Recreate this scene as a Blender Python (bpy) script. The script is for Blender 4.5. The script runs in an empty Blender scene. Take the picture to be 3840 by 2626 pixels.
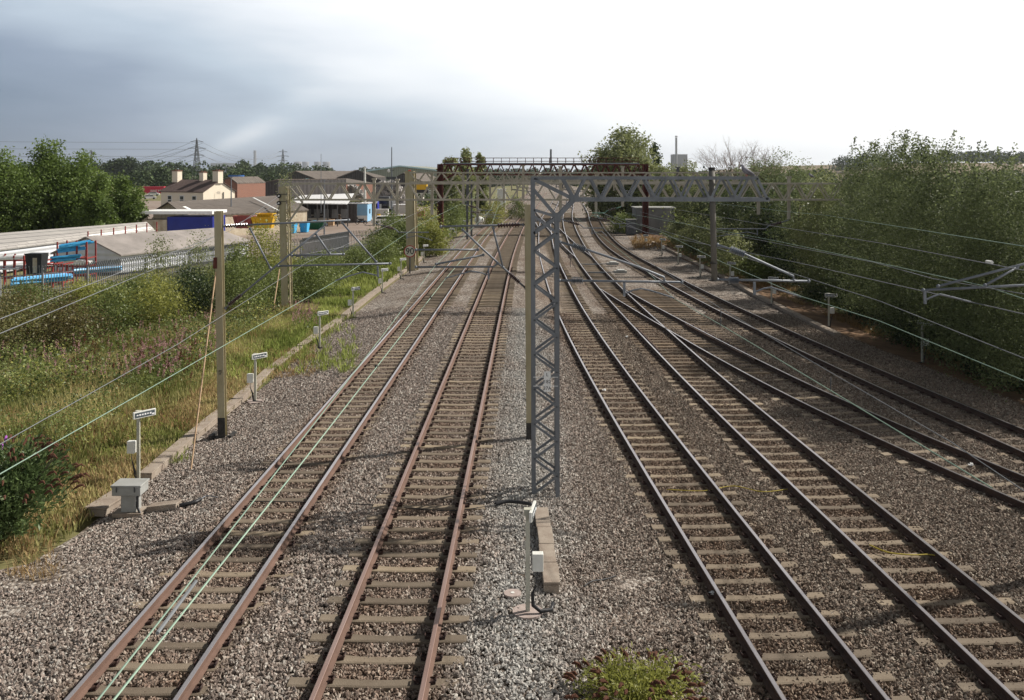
import bpy, math, random
import numpy as np
from mathutils import Vector, Matrix, noise
R = math.radians
SC = bpy.context.scene
COL = SC.collection
# ------------------------------------------------------------------ camera
F, CX, HY, H = 3500.0, 1920.0, 645.0, 7.3        # survey of the place from its own perspective
cam = bpy.data.cameras.new("camera"); camo = bpy.data.objects.new("camera", cam); COL.objects.link(camo)
camo.location = (0, 0, H); camo.rotation_euler = (R(90), 0, 0)
cam.sensor_fit = 'HORIZONTAL'; cam.sensor_width = 36; cam.lens = 36 * F / 3840
cam.shift_y = (HY - 1313) / 3840.0
cam.clip_start = 0.2; cam.clip_end = 40000
SC.camera = camo
# ------------------------------------------------------------------ light
SUN_AZ, SUN_EL = R(66), R(40)
sdir = Vector((math.cos(SUN_EL)*math.sin(SUN_AZ), math.cos(SUN_EL)*math.cos(SUN_AZ), math.sin(SUN_EL)))
sl = bpy.data.lights.new("sun", 'SUN'); sl.energy = 5.0; sl.angle = R(0.8); sl.color = (1, .94, .86)
so = bpy.data.objects.new("sun", sl); COL.objects.link(so); so.rotation_euler = sdir.to_track_quat('Z', 'Y').to_euler()
w = bpy.data.worlds.new("World"); SC.world = w; w.use_nodes = True
nt = w.node_tree; nt.nodes.clear()
def N(nt, t, **k):
    n = nt.nodes.new(t)
    for a, b in k.items():
        if a[0] == 'i' and a[1:].isdigit(): n.inputs[int(a[1:])].default_value = b
        else: setattr(n, a, b)
    return n
def L(nt, a, b, ao=0, bi=0): nt.links.new(a.outputs[ao], b.inputs[bi])
def MATH(nt, op, a, b=None, c=None):
    n = nt.nodes.new('ShaderNodeMath'); n.operation = op
    for i, v in enumerate((a, b, c)):
        if v is None: continue
        if isinstance(v, (int, float)): n.inputs[i].default_value = v
        else: nt.links.new(v, n.inputs[i])
    return n.outputs[0]
sky = N(nt, 'ShaderNodeTexSky', sky_type='NISHITA', sun_disc=False, sun_elevation=SUN_EL, sun_rotation=SUN_AZ)
bg1 = N(nt, 'ShaderNodeBackground'); bg1.inputs[1].default_value = .10; L(nt, sky, bg1)
tc = N(nt, 'ShaderNodeTexCoord'); sp = N(nt, 'ShaderNodeSeparateXYZ'); L(nt, tc, sp, 0, 0)
mp = N(nt, 'ShaderNodeMapping'); mp.inputs['Scale'].default_value = (2.2, 2.2, 11.); L(nt, tc, mp)
nz = N(nt, 'ShaderNodeTexNoise'); nz.inputs['Scale'].default_value = 1.3; nz.inputs['Detail'].default_value = 5; nz.inputs['Roughness'].default_value = .5; L(nt, mp, nz)
mp2 = N(nt, 'ShaderNodeMapping'); mp2.inputs['Scale'].default_value = (6, 6, 26.); L(nt, tc, mp2)
nz2 = N(nt, 'ShaderNodeTexNoise'); nz2.inputs['Scale'].default_value = 1.; nz2.inputs['Detail'].default_value = 4; L(nt, mp2, nz2)
X, Y, Z = sp.outputs
t = MATH(nt, 'ADD', MATH(nt, 'MULTIPLY', X, 1.25), .49)
t = MATH(nt, 'ADD', t, MATH(nt, 'MULTIPLY', MATH(nt, 'MAXIMUM', Z, 0), 2.9))
t = MATH(nt, 'ADD', t, MATH(nt, 'MULTIPLY', MATH(nt, 'SUBTRACT', nz.outputs[0], .5), .50))
t = MATH(nt, 'ADD', t, MATH(nt, 'MULTIPLY', MATH(nt, 'SUBTRACT', nz2.outputs[0], .5), .14))
# a bank of pale steam drifting up from the skyline
az = MATH(nt, 'DIVIDE', X, MATH(nt, 'MAXIMUM', Y, .05)); elv = MATH(nt, 'DIVIDE', Z, MATH(nt, 'MAXIMUM', Y, .05))
sx = MATH(nt, 'DIVIDE', MATH(nt, 'ADD', az, .345), .17)                       # 0 at its foot, 1 at its head
cy = MATH(nt, 'MULTIPLY_ADD', sx, .085, .008)
wd = MATH(nt, 'MULTIPLY_ADD', MATH(nt, 'MAXIMUM', sx, 0), .022, .006)
dd = MATH(nt, 'DIVIDE', MATH(nt, 'SUBTRACT', elv, cy), wd)
pl_ = MATH(nt, 'MULTIPLY', MATH(nt, 'EXPONENT', MATH(nt, 'MULTIPLY', MATH(nt, 'MULTIPLY', dd, dd), -1)), MATH(nt, 'EXPONENT', MATH(nt, 'MULTIPLY', MATH(nt, 'POWER', MATH(nt, 'ABSOLUTE', MATH(nt, 'SUBTRACT', sx, .35)), 2.0), -6)))
t = MATH(nt, 'ADD', t, MATH(nt, 'MULTIPLY', pl_, MATH(nt, 'MULTIPLY_ADD', nz2.outputs[0], .34, -.04)))
rp = N(nt, 'ShaderNodeValToRGB'); nt.links.new(t, rp.inputs[0])
el = rp.color_ramp.elements
el[0].position = 0; el[0].color = (.125, .18, .265, 1); el[1].position = 1; el[1].color = (1, 1, 1, 1)
for p, c in ((.25, (.27, .33, .43)), (.45, (.48, .56, .65)), (.62, (.76, .80, .85)), (.8, (.93, .95, .97))):
    e = el.new(p); e.color = (*c, 1)
up = N(nt, 'ShaderNodeMapRange', interpolation_type='SMOOTHSTEP'); nt.links.new(Z, up.inputs[0])
for i, v in ((1, .20), (2, .55), (3, .93), (4, .10)): up.inputs[i].default_value = v
bg2 = N(nt, 'ShaderNodeBackground'); L(nt, rp, bg2); nt.links.new(up.outputs[0], bg2.inputs[1])
mx = N(nt, 'ShaderNodeMixShader'); mx.inputs[0].default_value = .93; L(nt, bg1, mx, 0, 1); L(nt, bg2, mx, 0, 2)
wo = N(nt, 'ShaderNodeOutputWorld'); L(nt, mx, wo)
SC.view_settings.view_transform = 'Standard'; SC.view_settings.look = 'None'; SC.view_settings.gamma = 1
SC.view_settings.exposure = 0.36
SC.cycles.max_bounces = 6; SC.cycles.diffuse_bounces = 2; SC.cycles.glossy_bounces = 2; SC.cycles.transmission_bounces = 3
SC.cycles.transparent_max_bounces = 8; SC.cycles.volume_bounces = 0
# ------------------------------------------------------------------ places
def sm(a, b, x):
    t = min(1, max(0, (x - a) / (b - a))); return t * t * (3 - 2 * t)
def gz(x, y):
    """ground height"""
    u = x - .01914 * y
    if u < 0.8:
        z = -.215
        if u < -7: z -= .22 * sm(7.3, 9.4, -u)
        if u < -11: z -= 1.1 * sm(11, 25, -u)
    else: z = -.215
    lowr = 1 - sm(80, 130, y)
    z -= .34 * sm(-.4, 2.4, u) * lowr
    z -= .2 * sm(15.5, 18, x)
    for c_, w_ in ((-6.95, .42), (-4.4, .4)): z += .04 * max(0, 1 - ((u - c_) / w_) ** 2)
    if y > 60: z -= sm(150, 420, y) * 1.6 * (1 if abs(x - 8) > 26 else 0)
    return z
def P(px, py, d): return Vector(((px - CX) / F * d, d, H - (py - HY) / F * d))
def Zp(px, py, z):
    d = (H - z) * F / (py - HY); return Vector(((px - CX) / F * d, d, z))
def G(px, py):
    z = -.3
    for _ in range(12):
        p = Zp(px, py, z); z = gz(p.x, p.y)
    return Vector((p.x, p.y, z))
# ------------------------------------------------------------------ materials
MT = {}
def mat(name, c, c2=None, scale=3, rough=.8, metal=0, bump=0, bscale=40, c3=None, stretch=(1, 1, 1), coords='Object', lo=.35, hi=.65, spec=.3, detail=6):
    m = bpy.data.materials.new(name); m.use_nodes = True; t = m.node_tree; b = t.nodes['Principled BSDF']
    b.inputs['Roughness'].default_value = rough; b.inputs['Metallic'].default_value = metal
    b.inputs['Specular IOR Level'].default_value = spec
    b.inputs['Base Color'].default_value = (*c, 1)
    co = N(t, 'ShaderNodeTexCoord'); mpn = N(t, 'ShaderNodeMapping'); mpn.inputs['Scale'].default_value = stretch
    t.links.new(co.outputs[coords], mpn.inputs[0])
    if c2:
        n = N(t, 'ShaderNodeTexNoise'); n.inputs['Scale'].default_value = scale; n.inputs['Detail'].default_value = detail; n.inputs['Roughness'].default_value = .65
        L(t, mpn, n)
        r = N(t, 'ShaderNodeValToRGB'); L(t, n, r); e = r.color_ramp.elements
        e[0].position = lo; e[0].color = (*c, 1); e[1].position = hi; e[1].color = (*c2, 1)
        if c3: q = e.new(min(.98, hi + .12)); q.color = (*c3, 1)
        L(t, r, b, 0, 0)
    if bump:
        n = N(t, 'ShaderNodeTexNoise'); n.inputs['Scale'].default_value = bscale; n.inputs['Detail'].default_value = 5; L(t, mpn, n)
        bp = N(t, 'ShaderNodeBump'); bp.inputs['Strength'].default_value = bump; bp.inputs['Distance'].default_value = .02
        t.links.new(n.outputs[0], bp.inputs['Height']); t.links.new(bp.outputs[0], b.inputs['Normal'])
    MT[name] = m; return m
def leafmat(name, dark, light, trans=.3, rough=.5, spec=.35):
    m = bpy.data.materials.new(name); m.use_nodes = True; t = m.node_tree; b = t.nodes['Principled BSDF']
    a = N(t, 'ShaderNodeAttribute'); a.attribute_name = 'tint'
    r = N(t, 'ShaderNodeValToRGB'); t.links.new(a.outputs['Fac'], r.inputs[0]); e = r.color_ramp.elements
    e[0].color = (*dark, 1); e[1].color = (*light, 1); L(t, r, b)
    b.inputs['Roughness'].default_value = rough; b.inputs['Specular IOR Level'].default_value = spec
    tr = N(t, 'ShaderNodeBsdfTranslucent'); L(t, r, tr)
    mxs = N(t, 'ShaderNodeMixShader'); mxs.inputs[0].default_value = trans
    L(t, b, mxs, 0, 1); L(t, tr, mxs, 0, 2); L(t, mxs, t.nodes['Material Output'])
    MT[name] = m; return m
mat('steel_grey', (.125, .135, .145), (.19, .20, .215), 2.2, .55, .25, .15, 60, stretch=(1, 1, .35), c3=(.15, .115, .085))
mat('steel_dark', (.07, .075, .08), (.12, .12, .125), 3, .6, .3)
mat('tube_grey', (.15, .165, .185), (.22, .235, .26), 4, .5, .3)
mat('old_paint', (.31, .265, .155), (.40, .355, .24), 3, .75, 0, .2, 50, c3=(.18, .12, .07), stretch=(1, 1, .25))
mat('old_paint_pale', (.31, .28, .22), (.42, .385, .32), 3, .75, 0, .2, 50, c3=(.25, .17, .10), stretch=(1, 1, .3))
mat('black_paint', (.02, .02, .02), (.05, .045, .04), 8, .7)
mat('rust_red', (.055, .014, .012), (.12, .035, .025), 4, .8, c3=(.16, .07, .04), stretch=(1, 1, .2))
mat('rust_rod', (.42, .27, .16), (.5, .36, .22), 10, .7)
mat('insulator_brown', (.05, .03, .03), (.09, .05, .045), 9, .25, spec=.6)
mat('insulator_grey', (.12, .14, .17), (.2, .22, .25), 9, .3, spec=.6)
mat('verdigris', (.16, .32, .25), (.24, .40, .32), 6, .6)
mat('wire_green', (.22, .31, .24), (.17, .25, .20), 2, .6)
mat('wire_grey', (.13, .14, .15), (.18, .19, .2), 2, .6)
mat('rail_rust', (.115, .070, .053), (.16, .098, .073), 2.5, .85, 0, .2, 60, c3=(.10, .055, .04))
mat('rail_dark', (.045, .028, .022), (.085, .05, .036), 2.5, .8, 0, .2, 60)
mat('rail_head', (.50, .46, .46), (.62, .58, .58), 3, .28, .85, stretch=(1, .1, 1))
mat('rail_head_brown', (.33, .21, .17), (.42, .30, .26), 3, .4, .6, stretch=(1, .1, 1))
mat('clip', (.03, .02, .02), (.06, .03, .02), 9, .8)
mat('concrete', (.29, .25, .195), (.205, .17, .13), 1.4, .9, 0, .4, 45, c3=(.13, .10, .075))
mat('concrete_dark', (.20, .165, .13), (.14, .11, .085), 1.6, .9, 0, .4, 45, c3=(.08, .06, .05))
mat('trough_concrete', (.34, .29, .235), (.24, .19, .15), 3, .95, 0, .5, 60, c3=(.15, .12, .10))
mat('timber', (.11, .085, .06), (.19, .15, .11), 3, .9, 0, .4, 40)
mat('white_plastic', (.72, .72, .68), (.62, .62, .57), 5, .5)
mat('cream_post', (.50, .49, .41), (.40, .39, .32), 5, .6)
mat('marker_face', (.05, .07, .08), (.09, .11, .12), 8, .5)
mat('white_paint', (.8, .8, .78), (.68, .68, .66), 4, .6)
mat('red_paint', (.42, .03, .03), None, rough=.5)
mat('lettering', (.012, .012, .012), None, rough=.6)
mat('lettering_white', (.8, .8, .8), None, rough=.6)
mat('rubber', (.012, .012, .014), (.03, .03, .032), 9, .45)
mat('steel_mid', (.13, .135, .14), (.19, .19, .19), 1, .7, stretch=(1, 1, .3)); mat('grey_box', (.34, .345, .33), (.27, .27, .25), 3, .7)
mat('yellow_cable', (.42, .33, .05), None, rough=.6)
mat('disc_pink', (.40, .33, .30), (.30, .24, .21), 6, .8)
# ------------------------------------------------------------------ mesh builder
class MB:
    def __init__(s): s.v = []; s.f = []; s.m = []; s.mi = 0
    def add(s, vs, fs):
        o = len(s.v); s.v += [tuple(v) for v in vs]; s.f += [tuple(i + o for i in f) for f in fs]; s.m += [s.mi] * len(fs); return s
    def box(s, c, d, rz=0, top=1.0, rot=None):
        M = rot if rot is not None else Matrix.Rotation(rz, 3, 'Z'); vs = []
        for z in (-.5, .5):
            k = top if z > 0 else 1
            for x, y in ((-.5, -.5), (.5, -.5), (.5, .5), (-.5, .5)):
                vs.append(Vector(c) + M @ Vector((x * d[0] * k, y * d[1] * k, z * d[2])))
        return s.add(vs, [(0, 3, 2, 1), (4, 5, 6, 7), (0, 1, 5, 4), (1, 2, 6, 5), (2, 3, 7, 6), (3, 0, 4, 7)])
    def beam(s, a, b, w, h=None, up=(0, 0, 1)):
        a, b = Vector(a), Vector(b); h = h or w; d = (b - a).normalized(); u = Vector(up)
        if abs(d.dot(u)) > .98: u = Vector((0, 1, 0))
        x = d.cross(u).normalized(); y = x.cross(d)
        vs = [p + x * i * w / 2 + y * j * h / 2 for p in (a, b) for i, j in ((-1, -1), (1, -1), (1, 1), (-1, 1))]
        return s.add(vs, [(0, 3, 2, 1), (4, 5, 6, 7), (0, 1, 5, 4), (1, 2, 6, 5), (2, 3, 7, 6), (3, 0, 4, 7)])
    def angle(s, a, b, w, up=(0, 0, 1), t=.012):
        """L-section bar"""
        a, b = Vector(a), Vector(b); d = (b - a).normalized(); u = Vector(up)
        if abs(d.dot(u)) > .98: u = Vector((0, 1, 0))
        x = d.cross(u).normalized(); y = x.cross(d)
        s.beam(a + y * (-w / 2), b + y * (-w / 2), w, t, up); return s.beam(a + x * (-w / 2), b + x * (-w / 2), t, w, up)
    def tube(s, pts, r, n=8, caps=True):
        pts = [Vector(p) for p in pts]; rs = r if isinstance(r, (list, tuple)) else [r] * len(pts)
        vs = []; fs = []; px = None
        for i, p in enumerate(pts):
            d = (pts[min(i + 1, len(pts) - 1)] - pts[max(i - 1, 0)])
            if d.length < 1e-9: d = Vector((0, 0, 1))
            d.normalize()
            if px is None:
                u = Vector((0, 0, 1)) if abs(d.z) < .9 else Vector((1, 0, 0)); px = d.cross(u).normalized()
            px = (px - d * px.dot(d)).normalized(); py = d.cross(px)
            for k in range(n):
                a = 2 * math.pi * k / n; vs.append(p + (px * math.cos(a) + py * math.sin(a)) * rs[i])
        for i in range(len(pts) - 1):
            for k in range(n):
                k2 = (k + 1) % n; fs.append((i * n + k, i * n + k2, (i + 1) * n + k2, (i + 1) * n + k))
        if caps: fs.append(tuple(range(n - 1, -1, -1))); fs.append(tuple((len(pts) - 1) * n + k for k in range(n)))
        return s.add(vs, fs)
    def poly(s, pts, thick=0, dirn=None):
        pts = [Vector(p) for p in pts]; n = len(pts)
        if not thick: return s.add(pts, [tuple(range(n))])
        nn = Vector(dirn) if dirn else (pts[1] - pts[0]).cross(pts[2] - pts[0]).normalized()
        vs = pts + [p + nn * thick for p in pts]
        return s.add(vs, [tuple(range(n - 1, -1, -1)), tuple(range(n, 2 * n))] + [(i, (i + 1) % n, n + (i + 1) % n, n + i) for i in range(n)])
    def ball(s, c, r, n=8, sc=(1, 1, 1)):
        vs = []; fs = []; c = Vector(c)
        for i in range(n // 2 + 1):
            th = math.pi * i / (n // 2)
            for k in range(n):
                a = 2 * math.pi * k / n; vs.append(c + Vector((math.sin(th) * math.cos(a) * r * sc[0], math.sin(th) * math.sin(a) * r * sc[1], math.cos(th) * r * sc[2])))
        for i in range(n // 2):
            for k in range(n):
                k2 = (k + 1) % n; fs.append((i * n + k, (i + 1) * n + k, (i + 1) * n + k2, i * n + k2))
        return s.add(vs, fs)
    def build(s, name, mats, parent=None, smooth=False, bevel=0):
        me = bpy.data.meshes.new(name); me.from_pydata(s.v, [], s.f)
        if isinstance(mats, str): mats = [mats]
        for m in mats: me.materials.append(MT[m])
        me.polygons.foreach_set('material_index', s.m)
        if smooth: me.polygons.foreach_set('use_smooth', [True] * len(s.f))
        me.update(); o = bpy.data.objects.new(name, me); COL.objects.link(o)
        if parent: o.parent = parent; o.matrix_parent_inverse = Matrix.Translation(parent.location).inverted() if parent.type == 'EMPTY' else Matrix.Identity(4)
        if bevel:
            b = o.modifiers.new('bevel', 'BEVEL'); b.width = bevel; b.segments = 2; b.limit_method = 'ANGLE'
        return o
def tag(o, label=None, cat=None, group=None, kind=None):
    if label: o['label'] = label
    if cat: o['category'] = cat
    if group: o['group'] = group
    if kind: o['kind'] = kind
    return o
def thing(name, loc, label, cat, group=None):
    o = bpy.data.objects.new(name, None); o.location = loc; o.empty_display_size = .2; COL.objects.link(o)
    return tag(o, label, cat, group)
def struct(o): o['kind'] = 'structure'; return o
def copy_tree(o, delta, parent=None):
    c = o.copy(); COL.objects.link(c)
    if parent is None: c.location = o.location + Vector(delta)
    else:
        c.parent = parent
    for ch in list(o.children): 
        k = copy_tree(ch, delta, c)
    return c
def text(body, name, loc, size, m, parent, rot=(R(90), 0, 0), align='CENTER', extrude=.002):
    c = bpy.data.curves.new(name, 'FONT'); c.body = body; c.size = size; c.align_x = align; c.align_y = 'CENTER'; c.extrude = extrude
    c.space_line = .95
    o = bpy.data.objects.new(name, c); COL.objects.link(o); c.materials.append(MT[m]); o.location = loc; o.rotation_euler = rot
    if parent:
        o.parent = parent; o.matrix_parent_inverse = Matrix.Translation(parent.location).inverted()
    return o
# ------------------------------------------------------------------ leaves
def leaf_obj(name, C, Ls, W, m, tint, parent=None, zb=0.0, rng=None, D=None, bend=.25):
    """many small leaf faces; C (N,3), Ls lengths (N,), zb upward bias of the leaf direction"""
    rng = rng or np.random.default_rng(1); n = len(C)
    if D is None:
        D = rng.normal(size=(n, 3)); D[:, 2] = D[:, 2] * .7 + zb
    D = D / np.linalg.norm(D, axis=1)[:, None]
    S = np.cross(D, rng.normal(size=(n, 3))); S /= np.linalg.norm(S, axis=1)[:, None] + 1e-9
    Nn = np.cross(D, S); Ls = np.asarray(Ls).reshape(-1, 1) * np.ones((n, 1))
    V = np.empty((n, 4, 3)); V[:, 0] = C - D * Ls * .5
    V[:, 1] = C + S * Ls * W * .5 + Nn * Ls * bend * .3; V[:, 2] = C + D * Ls * .5; V[:, 3] = C - S * Ls * W * .5 + Nn * Ls * bend * .3
    me = bpy.data.meshes.new(name); me.vertices.add(n * 4); me.loops.add(n * 4); me.polygons.add(n)
    me.vertices.foreach_set('co', V.astype(np.float32).ravel())
    me.loops.foreach_set('vertex_index', np.arange(n * 4, dtype=np.int32))
    me.polygons.foreach_set('loop_start', np.arange(0, n * 4, 4, dtype=np.int32))
    me.update(calc_edges=True)
    a = me.attributes.new('tint', 'FLOAT', 'FACE'); a.data.foreach_set('value', np.clip(np.asarray(tint) * np.ones(n), 0, 1).astype(np.float32))
    me.materials.append(MT[m]); o = bpy.data.objects.new(name, me); COL.objects.link(o)
    if parent is not None: o.parent = parent; o.matrix_parent_inverse = Matrix.Translation(parent.location).inverted()
    return o
def crown(blobs, n, rng, per=16, shell=.5, cr=.35, zlow=None):
    """blobs: (x,y,z,rx,ry,rz). returns leaf centres and tints, gathered in clumps"""
    B = np.array(blobs, float); wgt = B[:, 3] * B[:, 5]; wgt /= wgt.sum()
    k = max(1, n // per); bi = rng.choice(len(B), k, p=wgt)
    d = rng.normal(size=(k, 3)); d /= np.linalg.norm(d, axis=1)[:, None]
    r = rng.uniform(shell ** 2, 1.0, k) ** .5 * rng.uniform(.88, 1.12, k)
    c = B[bi, :3] + d * r[:, None] * B[bi, 3:6]
    lt = rng.random(len(B)); ct = .5 * lt[bi] + .5 * rng.beta(2, 2, k)
    C = np.repeat(c, per, 0); T = np.repeat(ct, per) * .7 + rng.random(k * per) * .3
    C = C + rng.normal(size=C.shape) * cr * np.array([1, 1, .75])
    if zlow is not None:
        keep = C[:, 2] > zlow; C = C[keep]; T = T[keep]
    return C, T
def trunk(mb, base, top, r, rng, limbs=5, spread=1.5):
    b, t = Vector(base), Vector(top); m = (b + t) / 2 + Vector((rng.normal() * .15, rng.normal() * .15, 0))
    mb.tube([b, b.lerp(m, .6), m, t], [r, r * .8, r * .65, r * .25], 7)
    for i in range(limbs):
        f = .35 + .6 * i / max(1, limbs); p = b.lerp(t, f); a = rng.uniform(0, 6.28)
        q = p + Vector((math.cos(a) * spread, math.sin(a) * spread, spread * rng.uniform(.5, 1)))
        mb.tube([p, p.lerp(q, .5) + Vector((0, 0, -.1)), q], [r * .45, r * .3, r * .1], 5)

for nm in ('concrete', 'concrete_dark', 'timber'):     # every sleeper weathers differently
    t_ = MT[nm].node_tree; bs = t_.nodes['Principled BSDF']; src = bs.inputs[0].links[0].from_socket; oi = N(t_, 'ShaderNodeObjectInfo')
    rr_ = N(t_, 'ShaderNodeValToRGB'); t_.links.new(oi.outputs['Random'], rr_.inputs[0]); ee = rr_.color_ramp.elements
    ee[0].color = (.50, .47, .45, 1); ee[1].color = (1.18, 1.12, 1.0, 1); q_ = ee.new(.35); q_.color = (.78, .74, .70, 1); q_ = ee.new(.8); q_.color = (.95, .90, .84, 1)
    mm = N(t_, 'ShaderNodeMix', data_type='RGBA', blend_type='MULTIPLY'); mm.inputs[0].default_value = 1; t_.links.new(src, mm.inputs[6]); t_.links.new(rr_.outputs[0], mm.inputs[7]); t_.links.new(mm.outputs[2], bs.inputs[0])
def smooth_path(pts, step=1.0, win=9):
    pts = sorted(pts); ys = np.array([p[0] for p in pts]); xs = np.array([p[1] for p in pts])
    Y = np.arange(ys[0], ys[-1] + .01, step); X = np.interp(Y, ys, xs)
    for _ in range(2):
        Xp = np.concatenate([X[0] + (X[0] - X[1:win + 1])[::-1], X, X[-1] + (X[-1] - X[-win - 1:-1])[::-1]])
        k = np.ones(2 * win + 1) / (2 * win + 1); X = np.convolve(Xp, k, 'valid')
    return Y, X
def railz(y, right): return -.35 * (1 - sm(80, 130, y)) if right else 0.0
def cen(l, right=True): 
    out = []
    for px, py in l:
        z = -.35 if right else 0
        for _ in range(4): p = Zp(px, py, z); z = railz(p.y, right)
        out.append((p.y, p.x))
    return out
U = lambda u, y: (y, u + .01914 * y)
T1 = [U(-5.66, 8), U(-5.66, 110)] + [(147, -1.3), (190, .4), (232, 2.7), (308, 6.4), (340, 8.2)]
T2 = [U(-2.27, 8), U(-2.27, 80)] + [(120, .6), (165, 2.9), (232, 6.3), (308, 10), (340, 11.8)]
T3 = [(8, 5.0)] + cen([(3141, 2626), (2442, 1650), (2274, 1400), (2244, 1350), (2126, 1150), (2050, 950), (2047, 917), (2043, 864), (2046, 822)]) + [(205, 9.2), (282, 14), (330, 17)]
T4 = [(8, 8.35)] + cen([(4027, 2626), (3467, 2150), (2892, 1650), (2602, 1400), (2565, 1350), (2355, 1150), (2258, 1050), (2178, 950), (2151, 891), (2138, 864), (2127, 815)]) + [(207, 12.9), (282, 17.6), (330, 20.6)]
T5 = [(8, 16.9), (13, 15.2), (18, 13.6)] + cen([(3729, 1800), (3398, 1650), (2847, 1400), (2775, 1350), (2406, 1150)]) + cen([(2290, 1080)])
T6 = [(14, 16.4), (20, 15.4)] + cen([(3828, 1650), (3245, 1400), (3146, 1350), (2707, 1150), (2336, 950), (2300, 925), (2260, 883), (2232, 834), (2222, 800)]) + [(240, 18.6), (300, 22.5), (335, 25)]

PATHS = [smooth_path(q_) for q_ in (T1, T2, T3, T4, T5, T6)]
PT = [[float(np.interp(y, Y_, X_)) if Y_[0] - 1 <= y <= Y_[-1] else 1e6 for y in range(0, 345)] for Y_, X_ in PATHS]
_gz0 = gz
def gz(x, y):
    """ground height, with stone heaped against the sleeper ends"""
    z = _gz0(x, y)
    if 2 < y < 120:
        k = int(y); f = y - k
        for i_, p in enumerate(PT):
            if p[k] > 1e5 or p[k + 1] > 1e5: continue
            d = abs(x - (p[k] * (1 - f) + p[k + 1] * f))
            if .85 < d < 1.6: z += (.10 if i_ == 0 else .055) * (1 - ((d - 1.22) / .38) ** 2) * (.45 + .9 * noise.noise(Vector((x * .9, y * .7, 1))))
    return z
# ================================================================== ground and trackbed
def right_edge(y): 
    return float(np.interp(y, [0, 28, 33, 37, 42, 52, 74, 108, 150, 200, 260, 340], [18.2, 18.2, 17.9, 17.4, 16.6, 16.0, 15.8, 15.6, 17.8, 21, 27, 38]))
def left_edge(y):
    return -9.75 - 4.5 * (1 - sm(15.5, 19, y)) + .01914 * y + float(np.interp(y, [0, 90, 150, 230, 310, 340], [0, .3, 2, 5.2, 8, 9]))
def stain(t, pos):
    s = N(t, 'ShaderNodeSeparateXYZ'); t.links.new(pos, s.inputs[0]); out = None
    n = N(t, 'ShaderNodeTexNoise'); n.inputs['Scale'].default_value = 1.1; n.inputs['Detail'].default_value = 5; t.links.new(pos, n.inputs['Vector'])
    for c0, k in ((-5.66, .01914), (-2.27, .01914), (5.33, -.047), (8.75, -.05)):
        d = MATH(t, 'ABSOLUTE', MATH(t, 'SUBTRACT', s.outputs[0], MATH(t, 'ADD', MATH(t, 'MULTIPLY', s.outputs[1], k), c0)))
        r = N(t, 'ShaderNodeMapRange', interpolation_type='SMOOTHSTEP'); t.links.new(d, r.inputs[0])
        for i, v in ((1, .7), (2, 1.35), (3, 1), (4, 0)): r.inputs[i].default_value = v
        out = r.outputs[0] if out is None else MATH(t, 'MAXIMUM', out, r.outputs[0])
    return MATH(t, 'MULTIPLY', out, MATH(t, 'MULTIPLY_ADD', n.outputs[0], 1.6, -.15))
def groundmat(name, stops, vscale, dirt):
    m = bpy.data.materials.new(name); m.use_nodes = True; t = m.node_tree; b = t.nodes['Principled BSDF']
    b.inputs['Roughness'].default_value = .95; b.inputs['Specular IOR Level'].default_value = .15
    g = N(t, 'ShaderNodeNewGeometry'); v = N(t, 'ShaderNodeTexVoronoi'); v.inputs['Scale'].default_value = vscale
    t.links.new(g.outputs['Position'], v.inputs['Vector'])
    s = N(t, 'ShaderNodeSeparateColor'); t.links.new(v.outputs['Color'], s.inputs[0])
    r = N(t, 'ShaderNodeValToRGB'); t.links.new(s.outputs[0], r.inputs[0]); e = r.color_ramp.elements
    e[0].position = stops[0][0]; e[0].color = (*stops[0][1], 1); e[1].position = stops[-1][0]; e[1].color = (*stops[-1][1], 1)
    for p, c in stops[1:-1]: q = e.new(p); q.color = (*c, 1)
    n = N(t, 'ShaderNodeTexNoise'); n.inputs['Scale'].default_value = .35; n.inputs['Detail'].default_value = 6; t.links.new(g.outputs['Position'], n.inputs['Vector'])
    rr = N(t, 'ShaderNodeMapRange'); L(t, n, rr); rr.inputs[1].default_value = .35; rr.inputs[2].default_value = .7
    mxn = N(t, 'ShaderNodeMix', data_type='RGBA', blend_type='MULTIPLY'); t.links.new(rr.outputs[0], mxn.inputs[0])
    t.links.new(r.outputs[0], mxn.inputs[6]); mxn.inputs[7].default_value = (*dirt, 1)
    st_ = N(t, 'ShaderNodeMix', data_type='RGBA', blend_type='MULTIPLY'); t.links.new(stain(t, g.outputs['Position']), st_.inputs[0]); t.links.new(mxn.outputs[2], st_.inputs[6]); st_.inputs[7].default_value = (.80, .72, .66, 1)
    t.links.new(st_.outputs[2], b.inputs[0])
    bp = N(t, 'ShaderNodeBump'); bp.inputs['Strength'].default_value = .9; bp.inputs['Distance'].default_value = .03
    t.links.new(v.outputs['Distance'], bp.inputs['Height']); bp.invert = True; t.links.new(bp.outputs[0], b.inputs['Normal'])
    MT[name] = m
BALL = [(0, (.09, .075, .065)), (.25, (.19, .155, .13)), (.5, (.29, .245, .205)), (.75, (.37, .33, .29)), (1, (.52, .49, .44))]
BALL2 = [(p, tuple(x * k for x in c)) for (p, c), k in zip(BALL, (.5, .55, .75, .9, 1))]
groundmat('ballast_low', BALL2, 17, (.62, .55, .50))
mat('grass_ground', (.20, .165, .075), (.11, .125, .045), .25, .95, 0, .6, 8, coords='Object', c3=(.22, .17, .08))
mat('yard_ground', (.20, .15, .12), (.28, .23, .19), .1, .95, coords='Object')
mat('dirt_strip', (.10, .055, .03), (.20, .12, .06), .8, .95, 0, .6, 20)
mat('field', (.20, .145, .09), (.13, .11, .05), .01, .95, coords='Object')
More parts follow.
